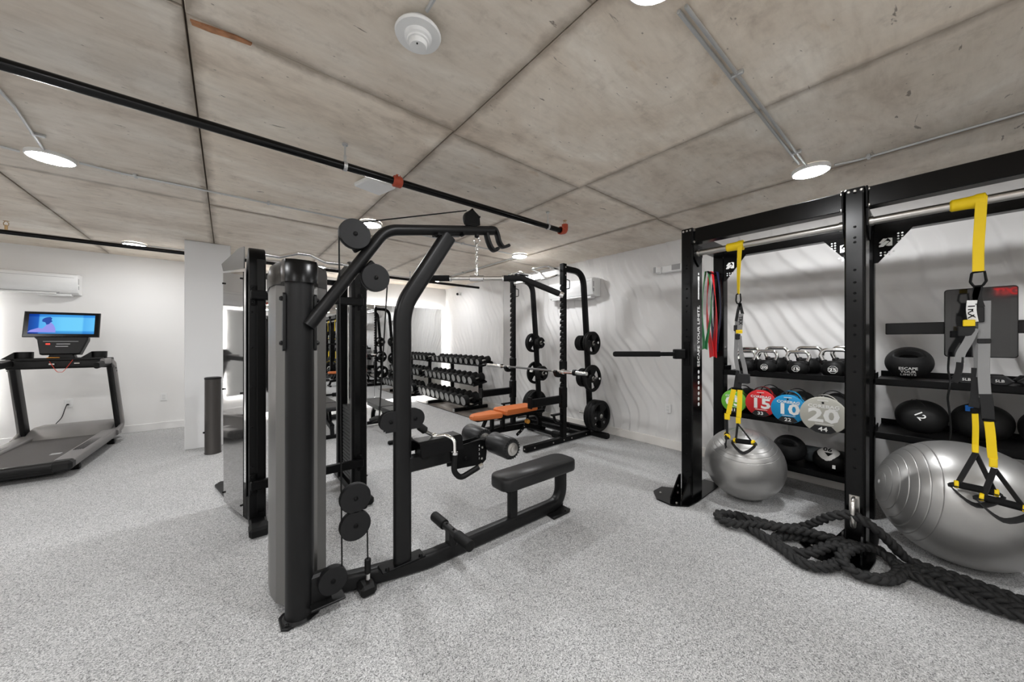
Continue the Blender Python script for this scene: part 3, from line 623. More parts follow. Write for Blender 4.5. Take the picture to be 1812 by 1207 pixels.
# ------------------------------------------------------------------ functional trainer behind it
t = thing('functional_trainer', 'black two-tower cable trainer with mirrored side shrouds and chrome pull-up bar behind the lat machine', 'gym machine', (.57,3.5,0))
def ftower(x0, s, tw):
    q = part(t, 'tower_frame', M_BLKS, lambda b: b.sweep(fillet([(x0,3.29,.03),(x0,3.29,2.11),(x0,3.80,2.03),(x0,3.80,.03)], .13, 8), rrect(.075,tw,.008,2), bn=Vector((1,0,0))))
    part(q, 'front_rail', M_BLK, lambda b: b.box((x0-s*.02,3.247,1.06),(.05,.012,1.92),.004))
    for z in (.45,.75,1.05,1.35,1.62): part(q, 'rail_bolt', M_BLKS, lambda b: b.bolt((x0+s*.035,3.25,z),(0,-1,0),.008,.006))
    def foot(b):
        pts = smooth([(x0,3.07,.035),(x0+s*.0,3.30,.035),(x0-s*-.01+s*.06,3.75,.035),(x0+s*.16,4.25,.035)], 5)
        b.sweep(pts, rrect(.06,.11,.02,3), bn=Vector((1,0,0)))
    q2 = part(t, 'base_rail', M_BLKS, lambda b: b.box((x0,3.55,.033),(.11,.9,.06),.018))
    part(q2, 'rubber_foot', M_RUB, lambda b: b.box((x0,3.10,.036),(.122,.13,.070),.022))
    part(q2, 'curved_plate', M_CHAR, lambda b: b.prism([(0,0),(s*.07,.22),(s*.13,.5),(s*.20,.85),(s*.24,1.05),(s*.20,1.12),(s*.08,1.1),(0,.9)][::(-s)], (x0+s*.03,3.32,.002), XA, YA, .022, .004))
    part(q2, 'foot_peg', M_BLKS, lambda b: b.cyl((x0+s*.13,3.84,.02),(x0+s*.13,3.84,.15),.012,10))
    m = M_TINT if s < 0 else M_SMOKE
    xa, xb = x0+s*.085, x0+s*.205
    def shroud(b):
        b.prism([(0,.06),(.43,.06),(.45,.6),(.46,1.3),(.46,1.965),(0,1.935),(-.004,1.0)], (xa,3.345,0), (xb-xa,.43,0), ZA, .006)
    q3 = part(t, 'side_shroud', m, lambda b: b.prism([(0,.06),(.43,.06),(.445,.7),(.445,1.97),(0,1.93)], (xa,3.345,0), Vector((xb-xa,.43,0)).normalized(), ZA, .006), smooth_deg=0)
    part(t, 'top_shroud', M_SHROUD if s < 0 else M_SMOKE, lambda b: b.prism([(0,1.955),(.46,1.985),(.50,2.05),(.10,2.125),(0,2.12)], (xa-s*.004,3.335,0), Vector((xb-xa,.43,0)).normalized(), ZA, .008), smooth_deg=0)
    for f in (.02,.42):
        for z in (.14,1.0,1.88): part(q3, 'shroud_bolt', M_BLKS, lambda b: b.ball(Vector((xa,3.345,z))+Vector((xb-xa,.43,0)).normalized()*f+Vector((s*.006,0,0)), .008, seg=8, rings=6))
    part(t, 'weight_stack', M_BLKS, lambda b: [b.box((x0,3.55,.12+k*.034),(.075,.26,.030),.004) for k in range(20)], kind='stuff')
    part(t, 'guide_rod', M_CHROME, lambda b: b.cyl((x0,3.48,.08),(x0,3.48,2.0),.008,8))
    part(t, 'guide_rod', M_CHROME, lambda b: b.cyl((x0,3.62,.08),(x0,3.62,2.0),.008,8))
ftower(.18, -1, .105); ftower(.915, 1, .125)
for z in (1.745, .322):
    q = part(t, 'crossbar', M_BLKS, lambda b: b.box((.535,3.215,z),(.80,.05,.066),.006))
    for x in (.150,.915): part(q, 'flange', M_BLKS, lambda b: b.box((x,3.238,z),(.035,.014,.15),.003).bolt((x,3.231,z+.058),(0,-1,0),.010,.008).bolt((x,3.231,z-.058),(0,-1,0),.010,.008))
part(t, 'pull_up_bar', M_CHROME, lambda b: b.tube([(.18,3.36,2.085),(.33,3.38,2.085),(.46,3.40,2.14),(.56,3.40,2.14),(.67,3.38,2.09),(.80,3.38,2.095),(.92,3.36,2.08)], .0155, .05, 14))
part(t, 'rear_crossbar', M_BLKS, lambda b: b.box((.55,3.80,1.98),(.66,.05,.05),.005))
# ------------------------------------------------------------------ slim bin
t = thing('waste_bin', 'tall slim dark grey cylinder bin standing in front of the white column', 'bin', (-.135,5.72,0))
part(t, 'bin_body', mat('dark_brown_grey_metal', (.055,.05,.047), .4, .4), lambda b: b.lathe([(.082,.0),(.084,.01),(.080,.02),(.080,.925)], (-.135,5.72,0), seg=28))
part(t, 'bin_lid', M_CHAR, lambda b: b.lathe([(.083,.925),(.083,.945),(.07,.95)], (-.135,5.72,0), seg=28))
part(t, 'bin_latch', M_BLKS, lambda b: b.ball((-.219,5.70,.27),.012,seg=8,rings=6))
# ------------------------------------------------------------------ treadmill (local frame: x right, y forward)
t = thing('treadmill', 'black and grey treadmill with a lit blue screen facing the white wall', 'treadmill', (-1.655,5.66,0), math.radians(-3.0))
L0 = dict(off=(0,0,0))
M_TG = mat('treadmill_grey', (.22,.21,.205), .42, .3); M_TD = mat('treadmill_dark', (.007,.0068,.0068), .42, spec=.3)
M_BELT = mat('running_belt', (.085,.079,.075), .75, bump=.2, bscale=300)
q = part(t, 'deck', M_TD, lambda b: b.box((0,.86,.115),(.74,1.66,.07),.02).box((0,.80,.065),(.60,1.5,.05),.01), **L0)
part(t, 'running_belt', M_BELT, lambda b: b.box((0,.80,.157),(.545,1.56,.018),.006), **L0)
part(t, 'belt_print', M_GREYP, lambda b: b.box((.19,.44,.1675),(.075,.07,.002)), **L0)
part(t, 'rear_roller_guard', M_TD, lambda b: b.sweep([(-.40,.005,.135),(.40,.005,.135)], rrect(.10,.085,.035,4)), **L0)
for s in (-1, 1):
    q = part(t, 'side_rail', M_TG, lambda b: b.sweep([(s*.355,.04,.135),(s*.352,.8,.14),(s*.35,1.60,.155)], rrect(.15,.10,.022,3), bn=Vector((0,0,1))), **L0)
    for k in range(5): part(q, 'grip_rib', M_TD, lambda b: b.box((s*(.315+.017*k),.95,.192),(.004,1.05,.004)), **L0)
    part(t, 'rear_end_cap', M_TD, lambda b: b.box((s*.36,.015,.13),(.15,.13,.105),.03).bolt((s*.30,-.05,.125),(0,-1,0),.01,.004), **L0)
    for y in (.30,1.45): part(t, 'wheel', M_RUB, lambda b: b.cyl((s*.33,y,.035),(s*.40,y,.035),.034,14,.006), **L0)
    u = part(t, 'upright', M_TD, lambda b: b.sweep(fillet([(s*.40,1.62,.20),(s*.385,1.33,1.08)],0), rrect(.13,.05,.018,3), bn=Vector((1,0,0))), **L0)
    part(u, 'upright_cover', M_TG, lambda b: b.sweep(fillet([(s*.425,1.40,.16),(s*.435,1.62,.22),(s*.415,1.34,1.09),(s*.40,1.26,1.14),(s*.39,1.02,1.14)],[.06,.05,.06],5), rrect(.075,.04,.014,3), bn=Vector((1,0,0))), **L0)
    for p in ((s*.437,1.36,1.0),(s*.437,1.33,1.04)): part(u, 'cover_bolt', M_BLKS, lambda b: b.bolt(p,(s,0,0),.009,.004), **L0)
    part(t, 'handrail', M_RUB, lambda b: b.sweep(fillet([(s*.385,1.30,1.13),(s*.385,.84,1.10)],0), rrect(.05,.075,.022,3)), **L0)
    part(t, 'cup_holder', M_TD, lambda b: b.lathe([(.062,.0),(.066,.02),(.068,.09),(.060,.092),(.056,.02),(.001,.015)], (s*.30,1.30,1.175), seg=20, caps=False).prism([(0,0),(.10,0),(.10,.085)], (s*.30-.155,1.28,1.18), XA, ZA, .05), **L0)
part(t, 'crossbar', M_TD, lambda b: b.sweep([(-.42,1.28,1.12),(.42,1.28,1.12)], rrect(.085,.13,.03,4)).box((0,1.27,1.175),(.70,.14,.03),.012), **L0)
part(t, 'sensor_plate', M_STEEL, lambda b: b.box((-.07,1.212,1.115),(.045,.006,.018),.002), **L0)
part(t, 'sensor_plate', M_STEEL, lambda b: b.box((.13,1.212,1.12),(.045,.006,.014),.002), **L0)
part(t, 'motor_hood', M_TG, lambda b:
     b.prism([(1.38,.165),(1.40,.18),(1.55,.255),(1.66,.285),(1.92,.27),(1.95,.05),(1.40,.05)], (-.36,0,0), (0,1,0), (0,0,1), .72, .02), **L0)
part(t, 'safety_lanyard', mat('red_cord', (.65,.06,.03), .6), lambda b: b.sweep(smooth([(-.085,1.205,1.15),(-.03,1.20,1.03),(0,1.20,1.015),(.03,1.20,1.03),(.10,1.205,1.165)],6), circ(.003,6)), **L0)
part(t, 'console_neck', M_TD, lambda b: b.prism([(-.11,1.18),(.11,1.18),(.085,1.27),(-.085,1.27)], (0,1.33,0), XA, ZA, .10, .01), **L0)
part(t, 'key_strip', mat('amber_strip', (.75,.30,.03), .5), lambda b: b.box((-.055,1.205,1.195),(.10,.02,.008),.003), **L0)
tl = Matrix.Rotation(-.20, 3, 'X')
CO = Vector((0,1.30,1.30))
def loc(x, y, z): return CO+tl@Vector((x,y,z))
q = part(t, 'console', M_TD, lambda b: b.prism([(-.16,-.08),(.16,-.08),(.215,.10),(.215,.135),(-.215,.135),(-.19,.10)], loc(0,0,0), XA, tl@Vector((0,0,1)), .09, .012), **L0)
part(q, 'red_button', mat('red_button', (.75,.05,.03), .4, emit=.4), lambda b: b.box(loc(-.10,-.094,.045),(.035,.008,.018),.003,tl), **L0)
part(q, 'key_row', M_GREYP, lambda b: b.box(loc(.02,-.093,.045),(.11,.005,.010),.002,tl).box(loc(.01,-.093,.015),(.10,.005,.010),.002,tl).box(loc(.0,-.093,.078),(.28,.004,.006),.001,tl), **L0)
s_ = part(t, 'screen_housing', M_BLK, lambda b: b.prism([(-.305,-.16),(.305,-.16),(.305,.16),(-.305,.16)], loc(0,-.045,.295), XA, tl@Vector((0,0,1)), .045, .012), **L0)
def screen_mat():
    m = bpy.data.materials.new('blue_lit_screen'); m.use_nodes = True; nt = m.node_tree; nt.nodes.clear()
    tc = nt.nodes.new('ShaderNodeTexCoord'); sp = nt.nodes.new('ShaderNodeSeparateXYZ'); nt.links.new(tc.outputs['Generated'], sp.inputs[0])
    r = ramp(nt, [(0,(.015,.06,.30)),(.14,(.02,.12,.52)),(.16,(.10,.42,.85)),(.5,(.16,.60,.95)),(.8,(.17,.62,.95)),(.83,(.10,.45,.88)),(1,(.14,.55,.95))], sp.outputs[0])
    r2 = ramp(nt, [(0,(.30,.42,.60)),(.12,(.45,.6,.8)),(.18,(1,1,1)),(.85,(1,1,1)),(.9,(.35,.55,.8)),(1,(.3,.5,.75))], sp.outputs[2])
    c = mixc(nt, 1.0, r.outputs[0], r2.outputs[0], 'MULTIPLY')
    e = nt.nodes.new('ShaderNodeEmission'); e.inputs[1].default_value = .5; nt.links.new(c, e.inputs[0])
    o = nt.nodes.new('ShaderNodeOutputMaterial'); nt.links.new(e.outputs[0], o.inputs[0]); return m
part(s_, 'screen', screen_mat(), lambda b: b.box(loc(0,-.0915,.297),(.525,.003,.245),0,tl), smooth_deg=0, **L0)
def fig(b):
    P = lambda pts, d: b.prism(pts, loc(-.155,-.0935-d,.297), XA, tl@Vector((0,0,1)), .0006)
    P([(.03,.085),(.055,.09),(.07,.075),(.065,.05),(.075,.035),(.06,.02),(.05,0),(.03,-.01),(.02,.02),(-.005,.03),(-.005,.055),(.01,.075)], .0002)
part(s_, 'screen_figure_hair', emission('screen_navy', (.03,.08,.36), .5), fig, smooth_deg=0, **L0)
part(s_, 'screen_figure_body', emission('screen_lilac', (.30,.30,.80), .5), lambda b: b.prism([(.035,.0),(.06,.025),(.085,-.01),(.10,-.05),(.105,-.105),(-.11,-.105),(-.09,-.08),(-.03,-.05),(.0,-.06),(.02,-.03)], loc(-.155,-.0932,.297), XA, tl@Vector((0,0,1)), .0006), smooth_deg=0, **L0)
# ------------------------------------------------------------------ half rack
UX, YN, YF_, HR = 3.595, 3.245, 4.335, 2.47
t = thing('half_rack', 'black half rack with notched uprights, white multi-grip top and plate storage arms', 'squat rack', (3.6,3.79,0))
def notched(b, y, s):
    # hollow front upright whose front edge is cut by a row of hook notches
    b.box((UX+.012,y,.07+(HR-.07)/2),(.046,.07,HR-.07),.004)
    z = .75; b.box((UX-.023,y,.41),(.024,.07,.68),.003)
    while z < 2.12:
        b.box((UX-.023,y,z+.028),(.024,.07,.046),.003); b.box((UX-.016,y,z+.055),(.010,.07,.03)); z += .0795
    b.box((UX-.023,y,(z+HR)/2),(.024,.07,HR-z),.003)
for y, s in ((YN,-1),(YF_,1)):
    q = part(t, 'upright', M_BLKS, lambda b: notched(b, y, s))
    multi(q, 'upright_bolt', M_STEEL, [lambda b, z=z: b.bolt((UX+.012,y-.036,z),(0,-1,0),.010,.006) for z in (2.42,2.31)])
    part(t, 'rear_arch', M_BLKS, lambda b: b.sweep(fillet([(UX+.03,y,2.405),(4.02,y,2.40),(4.10,y,1.5),(4.20,y,.07)],[.30,.4],9), rrect(.085,.06,.014,3), bn=Vector((0,1,0))))
    q = part(t, 'base_beam', M_BLKS, lambda b: b.box((3.56,y,.040),(1.36,.075,.072),.006))
    multi(q, 'beam_bolt', M_STEEL, [lambda b, x=x: b.bolt((x,y-.038,.042),(0,-1,0),.010,.006) for x in (3.02,3.36,3.57,3.73,4.05)]+[lambda b: b.bolt((2.88,y,.042),(-1,0,0),.010,.006)])
    part(t, 'rear_foot', M_RUB, lambda b: b.box((4.19,y+s*.16,.042),(.085,.33,.078),.024))
    part(t, 'safety_spotter', M_BLKS, lambda b: b.box((3.26,y,.60),(.56,.062,.105),.012).box((UX-.004,y,.62),(.10,.10,.30),.02).box((2.97,y,.61),(.02,.075,.145),.006))
    part(t, 'bar_hook', M_BLKS, lambda b: b.box((UX-.002,y,1.06),(.10,.098,.16),.03).prism([(3.41,.985),(3.44,.925),(3.47,.905),(3.60,.905),(3.60,.955),(3.49,.96),(3.475,.975),(3.435,1.005)], (0,y+.032,0), XA, ZA, .064, .008))
    part(t, 'foot_step', M_BLKS, lambda b: b.box((UX-.13,y,.40),(.20,.055,.022),.006).sweep(fillet([(UX-.19,y,.39),(UX-.16,y,.30),(UX-.02,y,.26)],.08,6), rrect(.022,.04,.006,2), bn=Vector((0,1,0))))
    part(t, 'band_loop', M_BLKS, lambda b: b.tube([(UX+.03,y-.038,2.25),(UX+.075,y-.05,2.24),(UX+.075,y-.05,2.13),(UX+.03,y-.038,2.12)],.006,.02,8))
    part(t, 'band_loop', M_BLKS, lambda b: b.tube([(UX+.03,y-.038,.27),(UX+.07,y-.05,.26),(UX+.07,y-.05,.17),(UX+.03,y-.038,.16)],.006,.02,8))
part(t, 'rear_crossbeam', M_BLKS, lambda b: b.box((4.17,3.79,.075),(.075,1.03,.07),.006))
part(t, 'front_crossbeam', M_BLKS, lambda b: b.box((4.0,3.79,.05),(.07,1.03,.06),.006))
part(t, 'top_crossbeam', mat('white_powder_coat', (.70,.70,.69), .35), lambda b: b.box((UX+.02,3.79,2.36),(.075,1.02,.085),.006))
for y, s in ((3.50,-1),(4.05,1)):
    part(t, 'pull_up_grip', M_CHROME, lambda b: b.tube([(UX-.01,y-.17,2.40),(UX-.22,y-.15,2.43),(UX-.22,y+.15,2.43),(UX-.01,y+.17,2.40)],.014,.06,12))
part(t, 'side_grip', M_CHROME, lambda b: b.tube([(UX-.01,3.33,2.33),(UX-.16,3.36,2.27),(UX-.16,3.52,2.27),(UX-.01,3.60,2.33)],.013,.05,12))
part(t, 'far_grip', M_BLKS, lambda b: b.tube([(UX-.01,4.24,2.36),(UX-.20,4.20,2.33),(UX-.20,4.0,2.42),(UX-.01,3.95,2.40)],.013,.05,12))
def arch_x(z): return 4.02+.08*(2.4-z)/.9 if z > 1.5 else 4.10+.10*(1.5-z)/1.43
pegs = {}
for y in (YN, YF_):
    for z in (1.375,.855,.315):
        part(t, 'plate_peg', M_CHROME, lambda b: b.cyl((arch_x(z)+.01,y-.20 if y == YN or z > .5 else y-.05,z),(arch_x(z)+.01,y+.20,z),.0175,16,.003))
def plate_proto(R, th, name):
    t = thing(name, 'x', 'weight plate', (0,0,0))
    h = th/2
    hub, r1, r2 = max(.045,R*.27), max(.046,R*.30), R*.80
    part(t, 'rim', M_RUB, lambda b: b.lathe([(r2-.004,-h*.8),(r2+.006,-h),(R-.008,-h),(R,-h+.008),(R,h-.008),(R-.008,h),(r2+.006,h),(r2-.004,h*.8),(r2-.004,-h*.8)], (0,0,0), YA, 40, False), off=(0,0,0))
    part(t, 'hub', M_RUB, lambda b: b.lathe([(.027,-h),(hub,-h),(r1+.004,-h*.7),(r1+.004,h*.7),(hub,h),(.027,h),(.027,-h)], (0,0,0), YA, 28, False), off=(0,0,0))
    def web(b):
        gap = .52
        for k in range(3):
            a0, a1 = PI/2+k*2*PI/3-(PI/3-gap/1.0), PI/2+k*2*PI/3+(PI/3-gap/1.0)
            n = 8; A = [a0+(a1-a0)*i/n for i in range(n+1)]
            # recessed web between the grip openings
            po = [(r2*math.cos(a), r2*math.sin(a)) for a in A]; pi_ = [(r1*math.cos(a*.0+ (a0+(a1-a0)*i/n)), r1*math.sin(a0+(a1-a0)*i/n)) for i, a in enumerate(A)]
            vs = []; 
            for y in (-h*.55, h*.55): vs += [(x,y,z) for x, z in po]+[(x,y,z) for x, z in pi_]
            m = n+1; fs = []
            for i in range(n):
                fs += [(i,i+1,m+i+1,m+i), (2*m+i,3*m+i,3*m+i+1,2*m+i+1), (i,2*m+i,2*m+i+1,i+1), (m+i,m+i+1,3*m+i+1,3*m+i)]
            fs += [(0,m,3*m,2*m), (n,2*m+n,3*m+n,m+n)]
            b.add(vs, fs)
    part(t, 'web', M_RUB, web, off=(0,0,0))
    part(t, 'steel_bushing', M_STEEL, lambda b: b.lathe([(.0255,-h-.0005),(.031,-h-.0005),(.031,h+.0005),(.0255,h+.0005),(.0255,-h-.0005)], (0,0,0), YA, 24, False), off=(0,0,0))
    return t
PROT = {}
def plate(x, y, z, R, th, label, group, rot, num=None):
    k = (R, th, num)
    if k not in PROT:
        PROT[k] = plate_proto(R, th, 'weight_plate'); o = PROT[k]
        if num:
            for a in (PI/2+2*PI/3, PI/2+4*PI/3):
                text(o, num, R*.20, (math.cos(a)*R*.56, -th*.275-.0008, math.sin(a)*R*.56), XA, ZA, M_GREYP, 'plate_number', .01)
    else: o = dup(PROT[k], (0,0,0))
    o['label'] = label; o['group'] = group; o.location = (x, y, z); o.rotation_euler = (0, rot, 0)
    return o
def pegload(y, z, s, lst, side, group):
    off = .044; n = len(lst)
    for i, (R, th, num) in enumerate(lst):
        yy = y+s*(off+th/2); off += th+.002
        which = 'only' if n == 1 else (['inner','outer'] if n == 2 else ['inner','middle','outer'] if n == 3 else ['innermost','second','third','outermost'])[i]
        plate(arch_x(z)+.01, yy, z-.006, R, th, which+' '+side, group, .15*i+.1, num)
G = 'weight plates stored on the half rack'
pegload(YN, 1.375, -1, [(.170,.036,None),(.170,.036,None)], 'plate on the viewer side of the near arm top peg', G)
pegload(YN, 1.375, 1, [(.115,.026,None)]*4, 'small plate on the rear side of the near arm top peg', G)
pegload(YN, .855, -1, [(.20,.040,None)], 'grip plate on the viewer side of the near arm middle peg', G)
pegload(YN, .855, 1, [(.14,.03,None)]*3, 'plate on the rear side of the near arm middle peg', G)
pegload(YN, .315, -1, [(.225,.050,'45'),(.225,.050,'45'),(.225,.050,'45')], 'large black plate low at the near arm of the half rack', G)
pegload(YF_, 1.375, -1, [(.095,.024,None)]*3, 'small plate on the viewer side of the far arm top peg', G)
pegload(YF_, 1.375, 1, [(.165,.036,None)]*2, 'plate on the rear side of the far arm top peg', G)
pegload(YF_, .855, -1, [(.125,.028,None)]*3, 'plate on the viewer side of the far arm middle peg', G)
pegload(YF_, .855, 1, [(.195,.040,None)], 'plate on the rear side of the far arm middle peg', G)
pegload(YF_, .315, 1, [(.225,.050,'45')]*3, 'large black plate low at the far arm of the half rack', G)
# barbell
bx, bz = 3.452, .9915
t = thing('barbell', 'steel olympic barbell with chrome sleeves resting in the half rack hooks', 'barbell', (bx,3.79,.98))
part(t, 'shaft', M_STEEL, lambda b: b.cyl((bx,3.13,bz),(bx,4.45,bz),.0142,14))
part(t, 'knurling', mat('knurled_steel', (.20,.20,.20), .45, .9, bump=.5, bscale=900), lambda b: b.cyl((bx,3.32,bz),(bx,4.26,bz),.0147,14))
for s in (-1, 1):
    part(t, 'sleeve', M_CHROME, lambda b: b.lathe([(.034,0),(.036,.006),(.036,.03),(.028,.036),(.025,.04),(.025,.40),(.022,.41)], (bx,3.79+s*.655,bz), (0,s,0), 20))
part(t, 'collar', M_RUB, lambda b: b.lathe([(.026,0),(.040,.003),(.040,.036),(.026,.04)], (bx,2.90,bz), YA, 18).box((bx+.04,2.92,bz+.01),(.04,.03,.02),.006))
# ------------------------------------------------------------------ benches
def bench_frame(t, L, o=dict(off=(0,0,0))):
    part(t, 'spine', M_BLKS, lambda b: b.sweep(fillet([(-L*.46,0,.16),(-L*.18,0,.205),(L*.20,0,.19),(L*.45,0,.085)],[.3,.3],6), rrect(.075,.06,.012,3), bn=Vector((0,1,0))), **o)
    part(t, 'front_leg', M_BLKS, lambda b: b.sweep(fillet([(-L*.44,0,.17),(-L*.47,0,.05)],0), rrect(.06,.05,.01,2), bn=Vector((0,1,0))).box((-L*.47,0,.028),(.06,.34,.05),.012), **o)
    q = part(t, 'rear_foot_bar', M_CHAR, lambda b: b.sweep([(L*.44,-.21,.055),(L*.44,.21,.055)], rrect(.07,.05,.018,3), bn=ZA), **o)
    for s in (-1, 1): part(q, 'rubber_end', M_RUB, lambda b: b.box((L*.44,s*.27,.056),(.085,.17,.088),.022), **o)
    multi(t, 'seat_strut', M_BLKS, [lambda b: b.box((-L*.26,0,.29),(.045,.05,.20),.006), lambda b: b.box((-L*.36,.0,.30),(.04,.04,.17),.006,Matrix.Rotation(.5,3,'Y')), lambda b: b.box((-L*.13,0,.30),(.05,.06,.19),.006)], **o)
    q = part(t, 'angle_ladder', M_BLKS, lambda b: b.sweep(smooth([(L*.02,-.055,.10),(L*.10,-.055,.17),(L*.155,-.055,.255),(L*.175,-.055,.36)],5), rrect(.045,.012,.003,1), bn=Vector((0,1,0))), **o)
    part(t, 'rear_arc', M_BLKS, lambda b: b.sweep(smooth([(L*.20,.0,.37),(L*.31,0,.33),(L*.375,0,.23),(L*.385,0,.10)],5), rrect(.045,.06,.008,2), bn=Vector((0,1,0))), **o)
    multi(q, 'ladder_pin', M_STEEL, [lambda b, x=x, z=z: b.bolt((L*x,-.063,z),(0,-1,0),.009,.004) for x, z in ((.045,.12),(.085,.155),(.12,.20),(.15,.245),(.165,.30))], **o)
    part(t, 'back_support', M_BLKS, lambda b: b.box((L*.13,0,.365),(L*.62,.07,.04),.006), **o)
    part(t, 'adjust_rod', M_STEEL, lambda b: b.cyl((L*.06,0,.325),(L*.36,0,.305),.014,12), **o)
    part(t, 'adjust_rod', M_STEEL, lambda b: b.cyl((-L*.25,0,.34),(-L*.05,0,.335),.012,12), **o)
def padf(b, x0, x1, w0, w1, z0, z1, r=.03):
    n = 6; pts = [(x0,-w0/2+r),(x0+r*1.2,-w0/2),(x1-r*.5,-w1/2),(x1,-w1/2+r*.5),(x1,w1/2-r*.5),(x1-r*.5,w1/2),(x0+r*1.2,w0/2),(x0,w0/2-r)]
    b.prism(pts, (0,0,z0), XA, YA, z1-z0, .016)
t = thing('weight_bench', 'adjustable bench with orange seat and orange back pad standing inside the half rack', 'bench', (3.06,3.70,0), 0)
bench_frame(t, 1.36)
part(t, 'seat_pad', M_ORANGE, lambda b: padf(b,-.68,-.26,.18,.28,.395,.458,.05), off=(0,0,0))
part(t, 'back_pad', M_ORANGE, lambda b: padf(b,-.235,.36,.30,.27,.415,.485,.02), off=(0,0,0))
part(t, 'back_pad_base', M_BLKS, lambda b: b.box((.06,0,.402),(.56,.24,.026),.006).box((-.46,0,.388),(.36,.17,.016),.004), off=(0,0,0))
part(t, 'orange_knob', mat('amber_knob', (.75,.33,.04), .35), lambda b: b.cyl((.20,-.05,.27),(.20,-.115,.27),.03,14,.008), off=(0,0,0))
t2 = thing('weight_bench', 'dark grey padded bench before the mirror seen left of the right trainer tower', 'bench', (1.17,6.12,0), PI/2)
bench_frame(t2, 1.36)
part(t2, 'seat_pad', M_PAD, lambda b: padf(b,-.70,-.26,.27,.29,.395,.455,.03), off=(0,0,0))
part(t2, 'back_pad', M_PAD, lambda b: padf(b,-.235,.64,.30,.27,.395,.455,.03), off=(0,0,0))
t3 = dup(t2, (1.84,5.28,0), PI/2, 'dark padded bench mostly hidden behind the lat machine upright')
for o in (t2, t3): o['group'] = 'dark benches in front of the mirror'
# ------------------------------------------------------------------ dumbbell rack
t = thing('dumbbell_rack', 'black three-tier dumbbell rack along the wave wall by the mirror', 'rack', (3.86,6.6,0))
tiers = [('top',3.89,1.015,.30),('middle',3.73,.655,.32),('bottom',3.59,.268,.34)]
for y in (5.97,7.13):
    q = part(t, 'rack_foot', M_BLKS, lambda b: b.box((3.84,y,.040),(.80,.075,.066),.012))
    part(q, 'foot_cap', M_GREYP, lambda b: b.box((3.435,y,.040),(.012,.07,.06),.004))
    part(t, 'rack_post', M_BLKS, lambda b: b.box((4.07,y,.53),(.075,.055,1.0),.006))
    multi(t, 'tier_bracket', M_BLKS, [lambda b, x=x, z=z: b.prism([(4.06,z-.16),(4.06,z-.02),(x-.10,z-.05),(x-.10,z-.085),(x,z-.10)], (0,y+.02,0), XA, ZA, .04, .004) for _, x, z, w in tiers])
RT = Matrix.Rotation(-.20, 3, 'Y')
def tier_pt(x, z, u, h): return Vector((x,0,z))+RT@Vector((u,0,h))
for nm, x, z, w in tiers:
    for u in (-.085,.085):
        part(t, 'tier_rail', M_BLKS, lambda b: b.box(tier_pt(x,z,u,-.075)+Vector((0,6.55,0)),(.085,2.10,.02),.004,RT).box(tier_pt(x,z,u+(.05 if u > 0 else -.05),-.06)+Vector((0,6.55,0)),(.012,2.10,.045),.003,RT))
    multi(t, 'tier_end', M_BLKS, [lambda b, y=y: b.box(tier_pt(x,z,0,-.075)+Vector((0,y,0)),(w,.014,.035),.004,RT) for y in (5.50,7.60)])
def dumbbell(R):
    o = thing('dumbbell', 'x', 'dumbbell', (0,0,0)); L = .052+R*.62
    part(o, 'grip', M_STEEL, lambda b: b.lathe([(.013,-.07),(.0165,-.03),(.0175,0),(.0165,.03),(.013,.07)], (0,0,0), XA, 10), off=(0,0,0))
    for s in (-1, 1):
        part(o, 'head', M_RUB, lambda b: b.lathe([(R*.80,.058),(R,.066),(R,.052+L-.006),(R*.90,.052+L)], (0,0,0), (s,0,0), 16), off=(0,0,0), smooth_deg=30)
        part(o, 'end_cap', M_SHEEN, lambda b: b.lathe([(R*.88,.0515+L),(R*.80,.056+L),(R*.74,.054+L),(.001,.055+L)], (0,0,0), (s,0,0), 16, False), off=(0,0,0))  # face disc carrying the painted sheen of the head
    return o
for nm, x, z, w in tiers:
    R = {'top':.066,'middle':.083,'bottom':.097}[nm]; base = None
    for k in range(10):
        y = 5.605+k*.2075
        pos = tier_pt(x, z, 0, R-.063); pos.y = y
        lab = 'black dumbbell with end sheen painted grey, %s from the near end of the %s tier' % (ORD[k], nm)
        if base is None: base = o = dumbbell(R)
        else: o = dup(base, (0,0,0))
        o['label'] = lab; o['group'] = 'dumbbells on the three-tier rack'; o.location = pos; o.rotation_euler = (k*.37,-.20,0)
        o.rotation_mode = 'XYZ'
# ------------------------------------------------------------------ storage rig
RX, RL = (0,-1,0), ZA                     # reading direction of everything facing the room
t = rig = thing('training_rig', 'gloss black training rig with shelves, pull-up bars and posts along the wave wall', 'rig', (3.6,.3,0))
PY_ = [1.327, .266, -.795, -1.85]; RH = 2.395
def gusset_print(par, y, s, X, z0):
    def dots(b):
        for i in range(4):
            for j in range(2 if i < 3 else 1):
                b.lathe([(.006,0),(.006,.0015)], (X-.0015, y+s*(.035+.022*i), z0-.165-.02*j), XA, 8)
                b.lathe([(.006,0),(.006,.0015)], (X-.0015, y+s*(.125+.020*j), z0-.035-.020*i), XA, 8)
    part(par, 'perforation', M_PRINT, dots, kind='stuff')
    def emblem(b):
        o = (X-.001, y+s*.06, z0-.09); u = (0,s,0)
        b.prism([(-.035,-.03),(-.012,-.03),(.02,.005),(.002,.012),(-.035,-.018)] if s < 0 else [(-.035,-.03),(-.035,-.018),(.002,.012),(.02,.005),(-.012,-.03)], o, u, ZA, .0015)
        b.prism([(-.035,.002),(-.02,-.006),(.01,.028),(-.012,.032)], o, u, ZA, .0015)
        b.prism([(0,-.022),(.015,-.03),(.035,-.03),(.035,.028),(.012,.032),(.028,.006)], o, u, ZA, .0015)
    part(par, 'emblem', M_PRINT, emblem)
